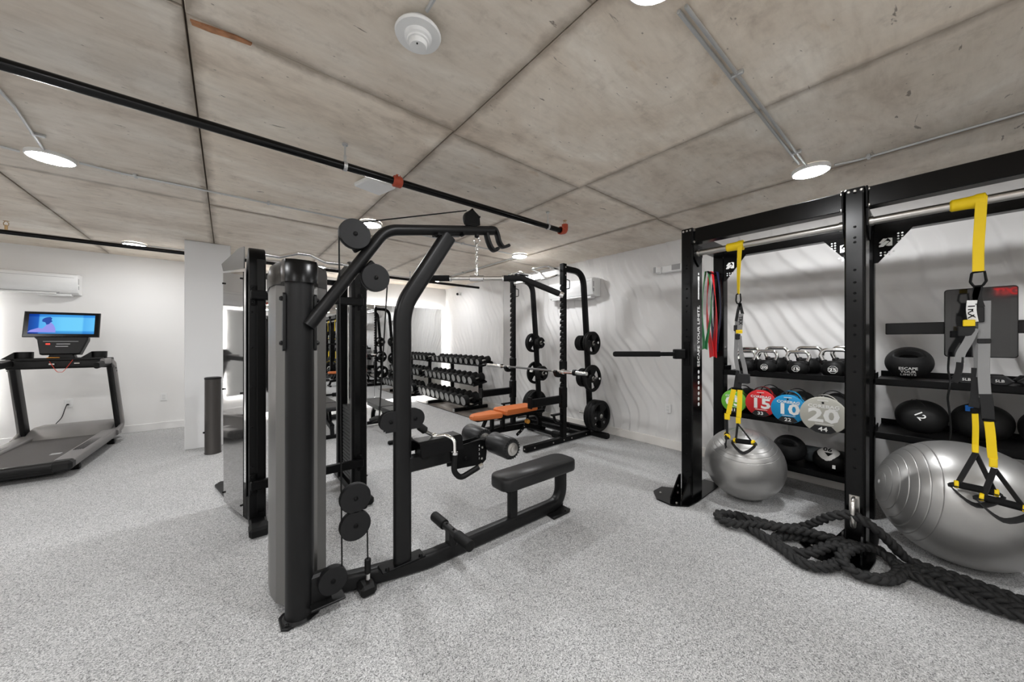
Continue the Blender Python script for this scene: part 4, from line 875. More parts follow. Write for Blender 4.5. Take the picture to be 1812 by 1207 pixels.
for i, y0 in enumerate(PY_):
    q = part(t, 'front_post', M_BLK, lambda b: b.box((3.24,y0+.05,RH/2+.005),(.20,.10,RH-.01),.008))
    zz = [2.36,2.14,2.07,2.04,1.86,1.78,1.71,1.66,1.50,1.44,1.30,1.20,.99,.92,.70,.58,.40,.25]
    multi(q, 'post_bolt', M_BLKS, [lambda b, z=z: b.bolt((3.14,y0+.05,z),(-1,0,0),.008,.005) for z in zz])
    multi(q, 'top_bolt', M_STEEL, [lambda b, dy=dy: b.bolt((3.14,y0+dy,2.372),(-1,0,0),.009,.006) for dy in (.02,.05,.08)])
    part(q, 'edge_strip', M_BLKS, lambda b: b.box((3.139,y0+.012,1.2),(.006,.008,2.3),.002))
    part(t, 'rear_post', M_BLK, lambda b: b.box((3.955,y0+.068,RH/2-.02),(.11,.10,RH-.04),.008))
    part(t, 'top_tie', M_BLK, lambda b: b.box((3.62,y0+.06,2.315),(.58,.075,.12),.006))
    def base(b):
        b.prism([(2.905,1.40-1.327+y0),(3.0,1.30-1.327+y0),(3.15,1.285-1.327+y0),(3.70,1.30-1.327+y0),(3.70,1.45-1.327+y0),(3.30,1.50-1.327+y0),(3.20,1.64-1.327+y0),(3.05,1.64-1.327+y0),(2.92,1.54-1.327+y0)], (0,0,.001), XA, YA, .012, .002)
        for yy in (.015, .105):
            b.prism([(3.14,.012),(3.14,.21),(3.11,.21),(2.955,.05),(2.955,.012)] if i != 1 else [(3.14,.012),(3.14,.15),(3.125,.15),(3.085,.05),(3.085,.012)], (0,y0+yy+.006,0), XA, ZA, .010)
    q = part(t, 'post_base', M_BLK, base)
    multi(q, 'base_bolt', M_STEEL, [lambda b: b.bolt((2.97,y0+.06,.014),ZA,.010,.008), lambda b: b.bolt((3.08,y0+.104,.12),(0,-1,0),.012,.008), lambda b: b.bolt((3.08,y0+.104,.06),(0,-1,0),.012,.008), lambda b: b.bolt((3.06,y0+.25,.014),ZA,.010,.008)])
PA = None
def bay(ya, yb, k):
    # ya: lower Y post face, yb: upper Y post face (open span between the posts)
    L = yb-ya; yc = (ya+yb)/2
    q = part(t, 'top_beam', M_BLK, lambda b: b.box((3.185,yc,2.318),(.09,L,.125),.004))
    multi(q, 'end_plate', M_BLKS, [lambda b, y=y: b.box((3.17,y,2.315),(.115,.010,.135),.002) for y in (ya+.006,yb-.006)])
    multi(q, 'plate_bolt', M_STEEL, [lambda b, y=y, s=s, z=z: b.bolt((3.145,y+s*.012,z),(-1,0,0),.011,.012) for y, s in ((ya,1),(yb,-1)) for z in (2.365,2.265)])
    q = part(t, 'pull_up_bar', M_STEEL, lambda b: b.cyl((3.20,ya+.008,2.172),(3.20,yb-.008,2.172),.0245,20))
    multi(q, 'bar_bracket', M_BLKS, [lambda b, y=y: b.prism([(3.14,2.25),(3.32,2.25),(3.32,2.16),(3.25,2.06),(3.19,2.10),(3.15,2.14)], (0,y,0), XA, ZA, .008) for y in (ya+.010, yb-.002)])
    multi(q, 'bar_bolt', M_STEEL, [lambda b: b.cyl((3.20,ya+.012,2.172),(3.20,ya+.03,2.172),.030,14), lambda b: b.cyl((3.20,yb-.03,2.172),(3.20,yb-.012,2.172),.030,14)])
    part(t, 'rear_beam', M_BLK, lambda b: b.box((3.94,yc+.02,2.305),(.08,L,.125),.004))
    for y, s in ((ya+.018,1),(yb+.018,-1)):
        q = part(t, 'corner_gusset', M_BLK, lambda b: b.prism([(0,0),(.20,0),(.02,-.24),(0,-.24)], (3.902,y,2.245), (0,s,0), ZA, .008) )
        gusset_print(q, y, s, 3.894, 2.245)
    for z in ((1.085,.672,.262) if k == 0 else (1.085,.672)):
        q = part(t, 'shelf', M_BLKS, lambda b: b.box((4.14,yc+.018,z+.012),(.50,L-.01,.008)).box((3.888,yc+.018,z),(.006,L-.01,.05),.001).box((4.388,yc+.018,z+.02),(.006,L-.01,.08),.001).box((3.90,yc+.018,z-.022),(.03,L-.01,.006)))
        multi(q, 'shelf_bracket', M_BLKS, [lambda b, y=y: b.box((4.0,y,z+.02),(.16,.008,.09),.002) for y in (ya+.022,yb+.012)])
bay(.366, 1.327, 0); bay(-.695, .266, 1); bay(-1.75, -.795, 2)
text(rig.children[0], 'ESCAPE YOUR LIMITS.', .066, (3.257,1.3262,1.445), ZA, (-1,0,0), M_PRINT, 'post_slogan', .012, sx=.86)
part(rig.children[0], 'post_mark', M_PRINT, lambda b: [b.box((3.257,1.3262,1.775+.008*k),(.026,.0012,.0055)) for k in range(22)]+[b.box((3.257,1.3262,1.96),(.030,.0012,.035)).box((3.257,1.3262,2.0),(.016,.0012,.02))], kind='stuff')
for k in range(7): part(rig.children[0], 'post_dot', M_PRINT, lambda b: b.lathe([(.0165,0),(.0165,.0012)], (3.257,1.3262,.835+k*.048), (0,-1,0), 16))
part(rig, 'screen_rail', M_BLK, lambda b: b.box((3.92,-.24,1.492),(.05,.93,.085),.004))
t = thing('wall_screen', 'portrait black glass touch screen mounted on the rig behind the right straps', 'screen', (3.87,-.205,1.29))
part(t, 'screen_body', M_BLK, lambda b: b.prism(rrect(.295,.465,.018,4), (3.895,-.203,1.523), (0,-1,0), ZA, .035, .004))
part(t, 'screen_glass', M_GLOSS, lambda b: b.prism(rrect(.285,.455,.015,4), (3.8605,-.203,1.523), (0,-1,0), ZA, .002), smooth_deg=0)
part(t, 'display', mat('dark_display', (.010,.010,.0105), .05, spec=.6, coat=.2), lambda b: b.box((3.858,-.203,1.525),(.001,.235,.40)), smooth_deg=0)
solo('screen_cable', M_RUB, lambda b: b.sweep(smooth([(3.90,-.078,1.30),(3.90,-.074,1.2),(3.895,-.082,1.13),(3.874,-.08,1.08),(3.874,-.072,1.0),(3.874,-.08,.9),(3.873,-.085,.78),(3.873,-.08,.70)],6), circ(.0055,8)), (3.88,-.08,.70), 'thin black cable hanging from the wall screen past the shelves', 'cable')
# rope anchor on the middle post
t = thing('rope_anchor', 'steel ring anchor on the middle rig post holding the black rope', 'anchor', (3.10,.32,.24))
part(t, 'anchor_plate', M_STEEL, lambda b: b.box((3.134,.318,.335),(.010,.05,.13),.003))
part(t, 'ring', M_STEEL, lambda b: b.tube([(3.13,.318,.385),(3.075,.318,.385),(3.052,.318,.33),(3.06,.318,.235),(3.10,.318,.205),(3.135,.318,.24)],.0125,.05,12))
# swivel arm on the left post
t = thing('swing_arm', 'black foam-gripped bar sticking out level from the left rig post', 'bar arm', (3.13,1.44,1.27))
A0, A1 = Vector((3.105,1.395,1.285)), Vector((2.62,1.795,1.285))
dA = (A1-A0).normalized()
part(t, 'arm_bracket', M_BLKS, lambda b: b.box((3.134,1.38,1.285),(.012,.05,.21),.003).box(A0+dA*.035,(.09,.055,.085),.006,-.69))
part(t, 'arm_bar', M_BLKS, lambda b: b.sweep([A0+dA*.05,A0+dA*.30], rrect(.036,.036,.006,2), bn=ZA))
part(t, 'foam_grip', M_FOAM, lambda b: b.lathe([(.019,.20),(.0235,.204),(.0235,.60),(.019,.612),(.010,.616)], A0, dA, 20))
# ------------------------------------------------------------------ kettlebells
def kettlebell(x, y, R, num, label, base=None):
    o = thing('kettlebell', label, 'kettlebell', (x,y,1.102), 0, 'kettlebells on the rig shelf'); B = dict(off=(0,0,0)); k = R/.085
    part(o, 'body', M_RUB, lambda b: b.lathe([(.052*k,.0),(.070*k,.004),(.083*k,.03*k),(.085*k,.055*k),(.078*k,.085*k),(.060*k,.112*k),(.045*k,.122*k),(.001,.124*k)], (0,0,0), ZA, 28, False), **B)
    part(o, 'handle', M_CHROME, lambda b: b.tube([(0,-.056*k,.085*k),(0,-.088*k,.165*k),(0,-.068*k,.212*k),(0,.068*k,.212*k),(0,.088*k,.165*k),(0,.056*k,.085*k)], .0155*k, .035*k, 14), **B)
    multi(o, 'handle_collar', M_RUB, [lambda b, s=s: b.lathe([(.022*k,0),(.026*k,.02*k),(.022*k,.045*k),(.016*k,.052*k)], (0,s*.052*k,.078*k), (0,s*.36,1), 14) for s in (-1,1)], **B)
    c = Vector((-.0835*k,0,.055*k))
    if num:
        oc = [(.030*k*math.cos(PI/8+j*PI/4), .030*k*math.sin(PI/8+j*PI/4)) for j in range(8)]
        part(o, 'octagon_badge', M_PRINT, lambda b: b.sweep([c+Vector((-.004,-p[0],p[1])) for p in oc], [(-.0013,-.001),(.0013,-.001),(.0013,.001),(-.0013,.001)], bn=XA, closed=True), **B)
        part(o, 'badge_face', M_RUB, lambda b: b.prism(oc, c+Vector((.012,0,0)), RX, ZA, .015), **B)
        text(o, num, .034*k, c+Vector((-.0034,0,-.004*k)), RX, ZA, M_PRINT, 'badge_number', .025, sx=1.45, **B)
        part(o, 'badge_bar', M_PRINT, lambda b: b.box(c+Vector((-.0035,0,.014*k)),(.001,.022*k,.003*k)), **B)
    return o
for y, R, n, l in ((1.175,.078,None,'kettlebell at the left end of the rig shelf behind the grey strap'), (1.005,.081,'20','front kettlebell with white badge standing above the red-faced bag'), (.77,.080,'15','front kettlebell with white badge standing above the blue-faced bag'), (.525,.089,'25','front kettlebell with white badge right beside the middle rig post')):
    kettlebell(3.995, y, R, n, l)
for y, R, l in ((1.215,.088,'rear kettlebell farthest left on the rig shelf'), (.985,.092,'rear kettlebell with tall chrome handle above the red-faced bag'), (.735,.094,'rear kettlebell with tall chrome handle above the blue-faced bag'), (.475,.097,'rear kettlebell half hidden by the middle rig post')):
    kettlebell(4.235, y, R, None, l)
# ------------------------------------------------------------------ core bags
def corebag(x, y, R, col, num, lb, label, L, bk=.88):
    zc = .692+R
    o = thing('core_bag', label, 'weight bag', (x+L/2,y,.692), 0, 'round weight bags on the rig shelf')
    m = mat('bag_'+num, col, .5, bump=.08, bscale=300)
    body = part(o, 'bag_body', M_STRAP, lambda b: b.lathe([(R*.90,.02),(R*.95,.03),(R*bk,.06),(R*bk,L*.5),(R*bk*.98,L-.03),(R*bk*.8,L),(.001,L)], (x,y,zc), XA, 32, False))
    f = part(o, 'end_disc', m, lambda b: b.lathe([(.001,0),(R*.93,0),(R*.985,.004),(R,.012),(R*.985,.024),(R*.9,.028)], (x,y,zc), XA, 40, False))
    part(o, 'side_panel', m, lambda b: b.lathe([(R*bk,.10),(R*(bk+.008),.104),(R*(bk+.008),.13),(R*bk,.134)], (x,y,zc), XA, 32, False))
    def hnd(b, x0, w):
        A = [PI/2+(-.75+1.5*i/12) for i in range(13)]
        pts = [(x0, y-(R*(bk+.03)+.034*math.sin(PI*i/12))*math.cos(a), zc+(R*(bk+.03)+.034*math.sin(PI*i/12))*math.sin(a)) for i, a in enumerate(A)]
        b.sweep(pts, [(-.003,-w/2),(.003,-w/2),(.003,w/2),(-.003,w/2)], bn=XA)
    part(o, 'colour_handle', m, lambda b: hnd(b, x+.085, .028))
    part(o, 'black_handle', M_STRAP, lambda b: hnd(b, x+.05, .014))
    part(o, 'rear_handle', M_STRAP, lambda b: hnd(b, x+L*.62, .022))
    P = lambda yy, zz: (x-.0008, y-yy*R, zc+zz*R)
    text(f, num, R*1.0, P(.02,-.04), RX, ZA, M_PRINT, 'bag_number', .035, sx=1.28)
    text(f, 'COREBAG', R*.235, P(.02,.48), RX, ZA, M_PRINT, 'bag_wordmark', .03, sx=1.2)
    multi(f, 'bag_small_print', M_PRINT, [lambda b: b.box(P(.42,.355),(.001,R*.38,R*.05)), lambda b: b.box(P(.05,-.46),(.001,R*.75,R*.03)), lambda b: b.box(P(0,.80),(.001,R*.45,R*.04))])
    part(f, 'vent_hole', M_BLKS, lambda b: b.lathe([(R*.055,0),(R*.055,.0015)], P(0,.68), (-1,0,0), 12))
    part(f, 'pound_patch', M_STRAP, lambda b: b.prism([(-.55*R,-.80*R),(-.34*R,-.55*R),(.34*R,-.55*R),(.55*R,-.80*R),(.3*R,-.94*R),(0,-.985*R),(-.3*R,-.94*R)][::-1], (x+.0002,y,zc), RX, ZA, .0015))
    text(f, lb, R*.32, (x-.0016,y,zc-.75*R), RX, ZA, M_PRINT, 'pound_number', .022, sx=1.2)
corebag(3.865, 1.247, .111, (.12,.42,.03), '05', '11', 'round bag with a green end disc numbered 05 behind the yellow straps', .48)
corebag(3.85, 1.018, .125, (.62,.012,.018), '15', '33', 'round bag with a red end disc numbered 15', .50)
corebag(3.72, .786, .123, (.0,.26,.55), '10', '22', 'round bag with a blue end disc numbered 10', .56)
corebag(3.50, .526, .141, (.43,.42,.37), '20', '44', 'round bag with a grey-beige end disc numbered 20 jutting out by the post', .72, .77)
# ------------------------------------------------------------------ balls on the shelves
M_GBALL = mat('grip_ball_rubber', (.011,.011,.0113), .6, spec=.3, bump=.05, bscale=200)
def gripball(c, r, label, txt=None):
    o = thing('grip_ball', label, 'medicine ball', (c[0],c[1],c[2]-r))
    n = Vector((-.80,0,.60)); upv = Vector((.60,0,.80)); rt = Vector(RX)
    def ell(d): return math.hypot(d.dot(rt)/.56, (d-n*d.dot(n)).dot(upv)/.27) if d.dot(n) > 0 else 9
    def body(b):
        u, v, ax = frame(n); vs = []; fs = []; S, Q = 64, 72
        for i in range(Q+1):
            t = max(.004, PI*(i/Q)**1.25 if i < Q else PI-.004); t = min(t, PI-.004)
            for k in range(S):
                f = 2*PI*k/S; d = u*math.sin(t)*math.cos(f)+v*math.sin(t)*math.sin(f)+ax*math.cos(t)
                q = ell(d); dent = .42*min(1, max(0, (1.06-q)/.28)) if q < 1.06 else (-.022*max(0, 1-abs(q-1.2)/.14))
                p = d*r*(1-dent); vs.append(Vector(c)+Vector((p.x, p.y, p.z*.96)))
        for i in range(Q):
            for k in range(S): l = (k+1) % S; fs.append((i*S+k, i*S+l, (i+1)*S+l, (i+1)*S+k))
        b.add(vs, fs+[tuple(range(S)), tuple(range(Q*S, (Q+1)*S))])
    part(o, 'ball_body', M_GBALL, body, smooth_deg=60)
    def hollow_shade(b):
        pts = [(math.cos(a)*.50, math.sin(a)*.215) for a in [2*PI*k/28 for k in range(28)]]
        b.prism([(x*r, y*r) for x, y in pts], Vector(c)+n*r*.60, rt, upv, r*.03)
    part(o, 'grip_recess_shade', mat('recess_shade_black', (.003,.003,.003), .8, spec=.1), hollow_shade)  # near-black sheet on the hollow's floor, shade put into its colour
    part(o, 'seam', M_CHAR2, lambda b: b.lathe([(r*1.0,-.002),(r*1.004,0),(r*1.0,.002)], c, ZA, 36, False))
    if txt:
        for k, s in enumerate(txt):
            bz = (.30,.50,.68)[k]; ax_ = math.sqrt(1-bz*bz)
            text(o, s, r*.225, (c[0]-r*(ax_+.035), c[1], c[2]-r*(bz+.02)*.96), RX, Vector((-bz,0,ax_)), M_PRINT, 'ball_slogan', .022, sx=1.0)
    return o
gripball((4.06,.112,1.232), .128, 'black double-grip medicine ball with white slogan on the upper right shelf', ['ESCAPE','YOUR','LIMITS'])
gripball((4.05,.842,.402), .125, 'dark grip ball low on the bottom shelf beside the silver ball')
def softball(c, r, label, mark, col, rot, size):
    o = thing('soft_ball', label, 'medicine ball', (c[0],c[1],c[2]-r*.9))
    part(o, 'ball_body', mat('black_leatherette', (.009,.009,.009), .55, spec=.3, bump=.08, bscale=60), lambda b: b.ball(c, (r,r,r*.93), seg=36, rings=24, e=.93))
    part(o, 'seam', M_STRAP, lambda b: b.lathe([(r*.99,-.003),(r*1.0,0),(r*.99,.003)], c, (.25,.35,.9), 36, False).lathe([(r*.99,-.003),(r*1.0,0),(r*.99,.003)], c, (.4,-.85,.2), 36, False))
    n = Vector((-.93,.02,.16)).normalized(); rt = Matrix.Rotation(rot, 3, n) @ Vector(RX); up = n.cross(rt) * 1
    if mark: text(o, mark, size, Vector(c)+n*(r*1.012), rt, up, mat('mark_'+label[:8], col, .5), 'ball_mark', .012)
    return o
softball((4.06,.052,.828), .134, 'black soft medicine ball marked 12 on the middle right shelf', '12', (.8,.8,.79), -.95, .062)
o = softball((4.08,-.222,.832), .138, 'black soft medicine ball with a blue mark behind the right straps', None, (.02,.18,.6), 0, .05)
part(o, 'blue_mark', mat('blue_mark', (.015,.13,.45), .5), lambda b: b.box(Vector((4.08,-.222,.832))+Vector((-.085,.055,.098)), (.05,.035,.008), .002, Matrix.Rotation(-.75,3,'Y')))
o = softball((4.06,-.50,.832), .138, 'black soft medicine ball with a green mark at the right frame edge', None, (.1,.5,.05), 0, .05)
part(o, 'green_mark', mat('green_mark', (.04,.30,.03), .5), lambda b: b.box(Vector((4.06,-.50,.832))+Vector((-.085,.05,.098)), (.05,.05,.008), .002, Matrix.Rotation(-.75,3,'Y')))
t = thing('slam_bag', 'black sand bag with white top print numbered 06 on the bottom shelf', 'weight bag', (4.03,.556,.28))
part(t, 'bag_body', M_RUB, lambda b: b.ball((4.03,.556,.372), (.118,.118,.092), seg=32, rings=16, e=.9))
q = part(t, 'white_top', mat('white_print_soft', (.70,.69,.67), .6), lambda b: b.ball((3.995,.56,.400), (.088,.086,.075), axis=(-.62,0,.78), seg=32, rings=14))
wn = Vector((-.62,0,.78)); wu = Vector((.78,0,.62))
text(q, '06', .058, Vector((3.995,.565,.400))+wn*.0755+wu*.018, RX, wu, M_RUB, 'bag_number', .02)
part(q, 'triangle_mark', M_RUB, lambda b: b.prism([(-.026,.0),(.026,0),(0,-.036)], Vector((3.995,.555,.400))+wn*.0715-wu*.012, RX, wu, .004))
part(t, 'side_tag', M_PRINT, lambda b: b.box((3.917,.52,.345),(.004,.02,.03),.001))
solo('foam_roller', mat('grey_foam', (.06,.068,.072), .8), lambda b: b.lathe([(.05,0),(.070,.004),(.070,.296),(.05,.30)], (4.20,.46,.352), YA, 28), (4.20,.6,.282), 'dark grey foam roller lying at the back of the bottom shelf', 'foam roller')
def hexbell(y, lab, s):
    o = thing('neoprene_dumbbell', lab, 'dumbbell', (4.02,y,1.102), 0, 'small hexagonal dumbbells on the upper right shelf')
    hx = [(.056*math.cos(k*PI/3)*1.05, .036*math.sin(k*PI/3)+.0325) for k in range(6)]
    m = mat('black_neoprene', (.013,.013,.014), .7)
    part(o, 'grip', m, lambda b: b.cyl((3.97,y,1.136),(4.12,y,1.136),.016,12))
    for x in (3.915,4.11): part(o, 'head', m, lambda b: b.prism(hx, (x,y,1.1035), YA, ZA, .065, .010))
    text(o, s, .024, (3.9135,y,1.136), RX, ZA, M_PRINT, 'weight_print', .015)
hexbell(-.152, 'black 5LB neoprene hexagonal dumbbell left of the grey strap', '5LB')
hexbell(-.285, 'black 5LB neoprene hexagonal dumbbell just right of the grey strap', '5LB')
hexbell(-.412, 'black 8LB neoprene hexagonal dumbbell at the right frame edge', '8LB')
# ------------------------------------------------------------------ resistance bands
t = thing('band_hook', 'black peg on the left rear rig post that carries the loop bands', 'hook', (3.86,1.41,2.06))
part(t, 'peg', M_BLKS, lambda b: b.cyl((3.90,1.41,2.075),(3.68,1.41,2.085),.010,10).box((3.896,1.41,2.075),(.01,.05,.08),.002))
def band(x, y, z0, L, w, col, label, tw, drift):
    m = mat('latex_'+label[:6], col, .45)
    def f(b):
        pts = []; wd = []; n = 14; hw = .012
        for s in (1, -1):
            rg = range(n+1) if s == 1 else range(n, -1, -1)
            for i in rg:
                u = i/n; pts.append((x, y+drift*u*u+s*(hw+.030*math.sin(PI*min(u*1.1,1))), z0-L*u)); wd.append(Vector((math.cos(tw*u), math.sin(tw*u), 0)))
        b.sweep(pts, [(-.0022,-w/2),(.0022,-w/2),(.0022,w/2),(-.0022,w/2)], bn=wd, closed=True)
    return solo('resistance_band', m, f, (x,y,z0-L), label, 'resistance band', 'loop bands hanging on the left rear post')
band(3.72, 1.435, 2.098, .78, .035, (.02,.20,.06), 'green loop resistance band hanging left of the red one', 1.2, .02)
band(3.78, 1.42, 2.10, .86, .062, (.62,.012,.018), 'red loop resistance band hanging on the left rear post', 1.15, -.02)
band(3.84, 1.395, 2.10, .80, .05, (.008,.012,.05), 'dark navy loop resistance band hanging behind the red one', 1.0, .01)
# ------------------------------------------------------------------ suspension trainers
def handle(par, c, d, L, up, sw, m_y=M_YEL):
    c, d = Vector(c), Vector(d).normalized(); a, e = c-d*L/2, c+d*L/2
    q = part(par, 'foam_handle', M_FOAM, lambda b: b.cyl(a, e, .0195, 16, .004))
    multi(q, 'yellow_ring', M_YEL, [lambda b, p=p, s=s: b.cyl(p-d*.004*s, p+d*.012*s, .0215, 16, .002) for p, s in ((a,-1),(e,1))])
    return a, e
def suspension(xb, yb, label, pts):
    t = thing('suspension_trainer', label, 'suspension strap', (xb, yb, pts['low']))
    zb = 2.172; xf = xb-.033
    part(t, 'yellow_wrap', M_YEL, lambda b: b.lathe([(.026,-.062),(.033,-.055),(.034,.0),(.036,.02),(.040,.03),(.040,.058),(.027,.064)], (xb,yb,zb), (0,-1,0), 20))
    part(t, 'anchor_strap', M_YEL, lambda b:
         b.sweep(smooth([(xf,yb-.045,2.185),(xf-.002,yb-.040,2.05),(xf,yb-.035,1.92),(xf,yb-.034,pts['car']+.02)],5), rrect(.0055,pts.get('aw',.040),.002,1), bn=[Vector((math.sin(a), math.cos(a), 0)) for a in [pts.get('tw',0)*k/15 for k in range(16)]]))
    yc = yb-.034; zc = pts['car']
    def carab(b):
        w = pts.get('cw',.025); p = [(xf,yc-w*.8,zc+.022),(xf,yc-w,zc-.03),(xf,yc-w*.55,zc-.055),(xf,yc+w*.55,zc-.055),(xf,yc+w,zc-.03),(xf,yc+w*.8,zc+.022)]
        b.sweep(fillet(p+[p[0]], .01, 3)[:-1], circ(.0055,8), closed=True)
    part(t, 'carabiner', M_BLKS, carab)
    for nm, m, path, w, wd in pts['straps']:
        part(t, nm, m, lambda b: b.sweep(smooth([(xb+(p[2] if len(p) > 2 else 0), p[0], p[1]) for p in path],5), rrect(.004,w,.0015,1), bn=Vector(wd)))
    for nm, m, c, s in pts['boxes']:
        part(t, nm, m, lambda b: b.box((xb+c[2], c[0], c[1]), (s[2],s[0],s[1]), .004))
    for body, size, c in pts['words']:
        text(t, body, size, (xb+c[2], c[0], c[1]), pts['wr'], pts['wu'], M_BLKS, 'strap_wordmark', .02)
    for c, d in pts['handles']:
        a, e = handle(t, (xb+c[2], c[0], c[1]), d, .125, None, None)
        top = Vector((xb+c[2], c[0]+c[3], c[1]+c[4]))
        multi(t, 'handle_strap', M_STRAP, [lambda b, p=p: b.sweep(smooth([top, top*.4+p*.6, p],4), rrect(.005,.030,.0015,1), bn=Vector((.75,.66,0))) for p in (a, e)])
        dd = Vector(d).normalized()
        lo = [a, a+Vector((-.02,0,-.018))-dd*.02, (a+e)/2+Vector((-.03,0,-.085)), e+Vector((-.02,0,-.02))+dd*.02, e]
        part(t, 'foot_cradle', M_STRAP, lambda b: b.sweep(smooth(lo,6), rrect(.006,.040,.0015,1), bn=Vector((.9,.3,.3))))
    return t
T1 = dict(low=.47, car=1.755, aw=.034, cw=.017, tw=.9, wr=(0,0,-1), wu=(0,-1,0),
  straps=[('black_link', M_STRAP, [(.985,1.705),(1.0,1.64),(1.012,1.56)], .022, YA), ('black_link', M_STRAP, [(.985,1.705),(.972,1.64),(.966,1.615)], .022, YA),
          ('label_strap', M_GSTRAP, [(.975,1.62,-.008),(.978,1.55,-.010),(.984,1.49,-.008)], .034, YA),
          ('long_strap', M_GSTRAP, [(1.008,1.56,.006),(1.013,1.38,.004),(1.015,1.25,.006),(.99,1.10,.004)], .034, (.35,.93,0)),
          ('grey_tail', M_GSTRAP, [(.985,1.44,-.010),(.975,1.32,-.012),(.952,1.20,-.010),(.942,1.13,-.008)], .034, (.2,.97,0)),
          ('main_strap', M_STRAP, [(.985,1.16),(1.0,1.05),(1.005,.99)], .055, YA),
          ('yellow_strap', M_YEL, [(1.026,1.005,-.006),(1.045,.92,-.008),(1.066,.80,-.008)], .036, YA),
          ('yellow_strap', M_YEL, [(.982,1.005,-.010),(.984,.90,-.012),(.990,.785,-.012)], .036, YA)],
  boxes=[('yellow_tab', M_YEL, (.985,1.475,-.018), (.045,.028,.012)), ('cam_buckle', M_STRAP, (.998,1.435,-.008), (.036,.045,.014)), ('cam_buckle', M_STRAP, (1.018,1.505,.0), (.022,.05,.014)),
         ('strap_roll', M_STRAP, (.955,1.10,-.01), (.075,.075,.05)), ('buckle', M_BLKS, (1.005,1.012,-.004), (.075,.016,.012)),
         ('yellow_label', M_YEL, (1.074,.775,-.010), (.040,.050,.008)), ('yellow_label', M_YEL, (.993,.758,-.014), (.034,.050,.008))],
  words=[('TRX', .036, (.977,1.565,-.0135))],
  handles=[((.95,.598,-.02,.045,.135), (-.15,-1,.12)), ((1.085,.612,.02,.0,.14), (-.95,-.35,.1))])
suspension(3.20, 1.02, 'yellow and black suspension trainer hanging over the small silver ball', T1)
T2 = dict(low=.43, car=1.755, aw=.040, cw=.026, tw=.05, wr=(0,0,-1), wu=(0,-1,0),
  straps=[('black_link', M_STRAP, [(-.163,1.70),(-.160,1.64),(-.170,1.585)], .034, YA), ('black_link', M_STRAP, [(-.163,1.70),(-.150,1.63),(-.140,1.60)], .026, YA),
          ('label_strap', M_WHITE, [(-.143,1.625,-.012),(-.140,1.57,-.016),(-.147,1.505,-.014)], .036, (.2,.97,0)),
          ('long_strap', M_GSTRAP, [(-.185,1.62,.004),(-.183,1.40,.004),(-.182,1.22,.002),(-.187,1.09,.0)], .042, YA),
          ('main_strap', M_STRAP, [(-.187,1.11,-.001),(-.193,1.05,0),(-.196,.97,0)], .044, YA),
          ('second_strap', M_GSTRAP, [(-.152,1.44,.010),(-.160,1.30,.010),(-.160,1.20,.010)], .026, (.6,.8,0)),
          ('second_strap', M_STRAP, [(-.160,1.25,.010),(-.158,1.12,.012),(-.150,1.03,.010)], .040, (.3,.95,0)),
          ('grey_tail', M_GSTRAP, [(-.150,1.47,-.012),(-.130,1.40,-.016),(-.105,1.33,-.016),(-.100,1.28,-.014)], .036, (.3,.95,0)),
          ('loose_tail', M_STRAP, [(-.102,1.31,-.014),(-.100,1.25,-.012),(-.092,1.20,-.010),(-.082,1.165,-.008)], .030, (.5,.86,0)),
          ('yellow_strap', M_YEL, [(-.153,1.0,.0),(-.155,.92,-.002),(-.154,.82,-.002)], .024, (.4,.9,0)),
          ('yellow_strap', M_YEL, [(-.198,.962,-.004),(-.203,.90,-.006),(-.208,.80,-.006),(-.211,.765,-.006)], .034, (.25,.96,0))],
  boxes=[('yellow_tab', M_YEL, (-.132,1.50,-.024), (.042,.036,.012)), ('cam_buckle', M_STRAP, (-.125,1.455,-.008), (.062,.055,.018)), ('cam_buckle', M_STRAP, (-.170,1.545,-.004), (.028,.085,.020)),
         ('strap_keeper', M_STRAP, (-.183,1.40,.0), (.046,.026,.014)), ('buckle', M_BLKS, (-.199,.968,-.004), (.046,.014,.012)), ('buckle', M_BLKS, (-.152,1.012,.0), (.030,.03,.012)),
         ('yellow_label', M_YEL, (-.154,.805,-.004), (.024,.046,.012)), ('yellow_label', M_YEL, (-.212,.742,-.008), (.028,.048,.012))],
  words=[('TRX', .042, (-.142,1.565,-.0185))],
  handles=[((-.155,.585,-.005,.0,.195), (.05,-1,-.04)), ((-.240,.545,-.03,.026,.172), (-.1,-1,-.06))])
suspension(3.20, -.128, 'yellow and black suspension trainer hanging before the large silver ball', T2)
# ------------------------------------------------------------------ stability balls
def stab(c, r, axis, label, sq=1.0):
    o = thing('stability_ball', label, 'exercise ball', (c[0],c[1],0))
    pf = []; n = 120
    rings = [.20,.34,.47,.60,.73,.86,.99,PI-.99,PI-.86,PI-.73,PI-.60,PI-.47,PI-.34,PI-.20]
    for i in range(n+1):
        a = max(.015, min(PI-.015, PI*i/n)); pf.append(a)
    for g in rings: pf += [g-.013, g-.008, g-.004, g, g+.004, g+.008, g+.013]
    pf = sorted(set(pf)); prof = []
    for a in pf:
        k = min(abs(a-g) for g in rings); rr = r*(1-(.006*math.exp(-(k/.0045)**2)) if k < .03 else 1)
        prof.append((rr*math.sin(a), -rr*math.cos(a)))
    part(o, 'ball_skin', M_BALL, lambda b: b.lathe(prof, (c[0],c[1],r), axis, 56), smooth_deg=60)
    part(o, 'air_plug', mat('plug_grey', (.5,.5,.5), .4), lambda b: b.lathe([(.016,0),(.013,.004),(.001,.005)], Vector((c[0],c[1],r))+Vector(axis).normalized()*(r-.003), axis, 14))
    return o
stab((3.572,1.071), .308, (-.28,-.10,.95), 'smaller silver grey exercise ball under the shelves beside the left post')
stab((3.60,-.115), .376, (-.35,.90,.15), 'large shiny silver grey exercise ball at the right frame edge')
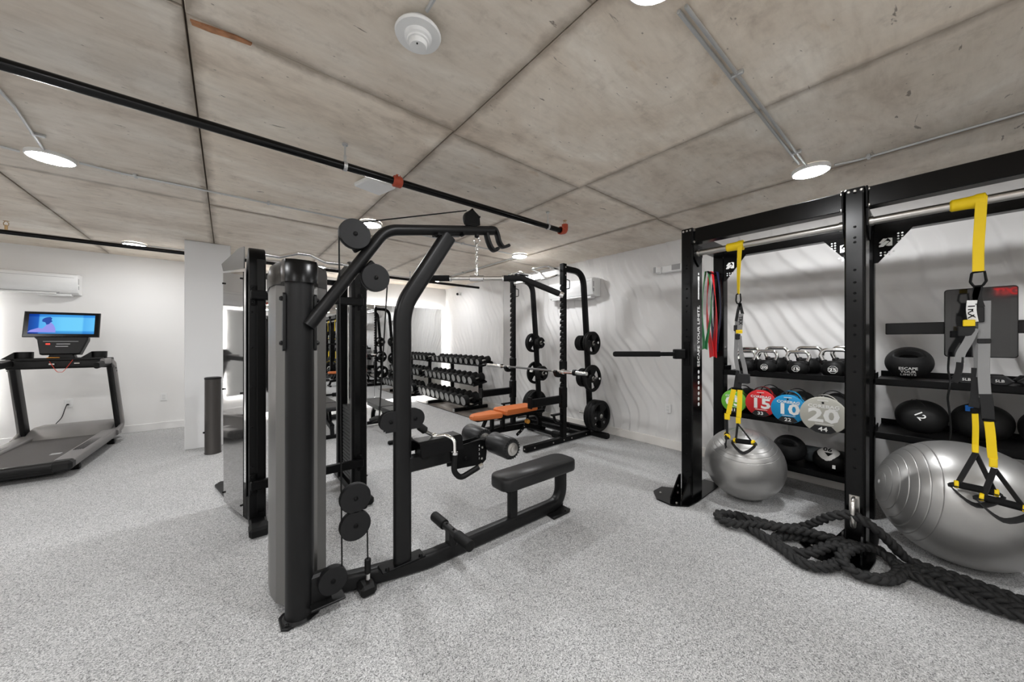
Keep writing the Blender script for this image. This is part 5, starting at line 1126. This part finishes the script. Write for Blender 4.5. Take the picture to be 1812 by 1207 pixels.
# ------------------------------------------------------------------ battle rope
RP = [(3.00,.905,.022),(2.94,.84,.025),(2.84,.66,.025),(2.73,.50,.025),(2.80,.40,.025),(2.98,.355,.026),(3.10,.43,.03),(3.08,.56,.03),(2.96,.68,.025),(2.83,.63,.025),(2.84,.50,.04),(2.95,.42,.075),(3.05,.33,.08),(3.19,.235,.06),(3.15,.14,.03),(3.03,.12,.025),
      (2.90,.17,.025),(2.84,.28,.03),(2.90,.35,.06),(3.02,.315,.085),(3.055,.30,.09),(3.05,.43,.09),(3.05,.55,.08),(2.98,.70,.075),(2.95,.83,.05),(2.89,.95,.03),(2.91,1.03,.03),(2.99,1.06,.03),(3.07,.97,.028),(3.09,.85,.028),(3.12,.70,.03),(3.14,.60,.06),
      (3.11,.50,.14),(3.07,.42,.215),(3.075,.32,.255),(3.075,.235,.225),(3.14,.16,.14),(3.20,.105,.06),(3.24,.03,.028),(3.24,-.10,.026),(3.22,-.25,.026),(3.20,-.45,.026),(3.24,-.70,.026),(3.17,-.80,.026),(3.10,-.70,.026),(3.12,-.42,.026),(3.13,-.27,.026),(3.15,-.14,.026),
      (3.18,-.02,.026),(3.17,.065,.026),(3.10,.075,.026),(3.06,-.01,.026),(3.03,-.14,.026),(3.045,-.30,.026),(3.09,-.5,.026),(3.16,-.62,.03)]
t = thing('battle_rope', 'thick black braided rope coiled on the floor through the post anchor', 'rope', (3.0,.4,0))
RP = [(x, y, z*1.1+.010) for x, y, z in RP]
cl = smooth(RP, 10)
ar = [0.0]
for a, c in zip(cl[:-1], cl[1:]): ar.append(ar[-1]+(c-a).length)
tot = ar[-1]; N = int(tot/.0075)
def at_len(s, j=[0]):
    lo, hi = 0, len(ar)-1
    while hi-lo > 1:
        m = (lo+hi)//2
        if ar[m] <= s: lo = m
        else: hi = m
    f = (s-ar[lo])/max(1e-9, ar[hi]-ar[lo]); return cl[lo].lerp(cl[hi], min(1,f))
core = [at_len(tot*i/N) for i in range(N+1)]
for k in range(3):
    pts = []
    for i, p in enumerate(core):
        tg = (core[min(i+1,N)]-core[max(i-1,0)]).normalized(); sd = tg.cross(Vector((0,0,1)))
        if sd.length < .05: sd = Vector((1,0,0))
        sd.normalize(); up = sd.cross(tg); ph = 2*PI*(tot*i/N)/.135+2*PI*k/3
        pts.append(p+sd*.0190*math.sin(ph)+up*.0115*math.sin(2*ph))
    part(t, 'strand', M_ROPE, lambda b: b.sweep(pts, [(.0172*math.cos(a), .0155*math.sin(a)) for a in [2*PI*j/7 for j in range(7)]]), smooth_deg=80)
part(t, 'taped_end', M_RUB, lambda b: b.tube([core[0]+Vector((.075,.05,.004)), core[0], core[8], core[16]], .031, 0, 14))
part(t, 'end_cap', M_RUB, lambda b: b.ball(core[0]+Vector((.075,.05,.004)), .032, seg=14, rings=8))
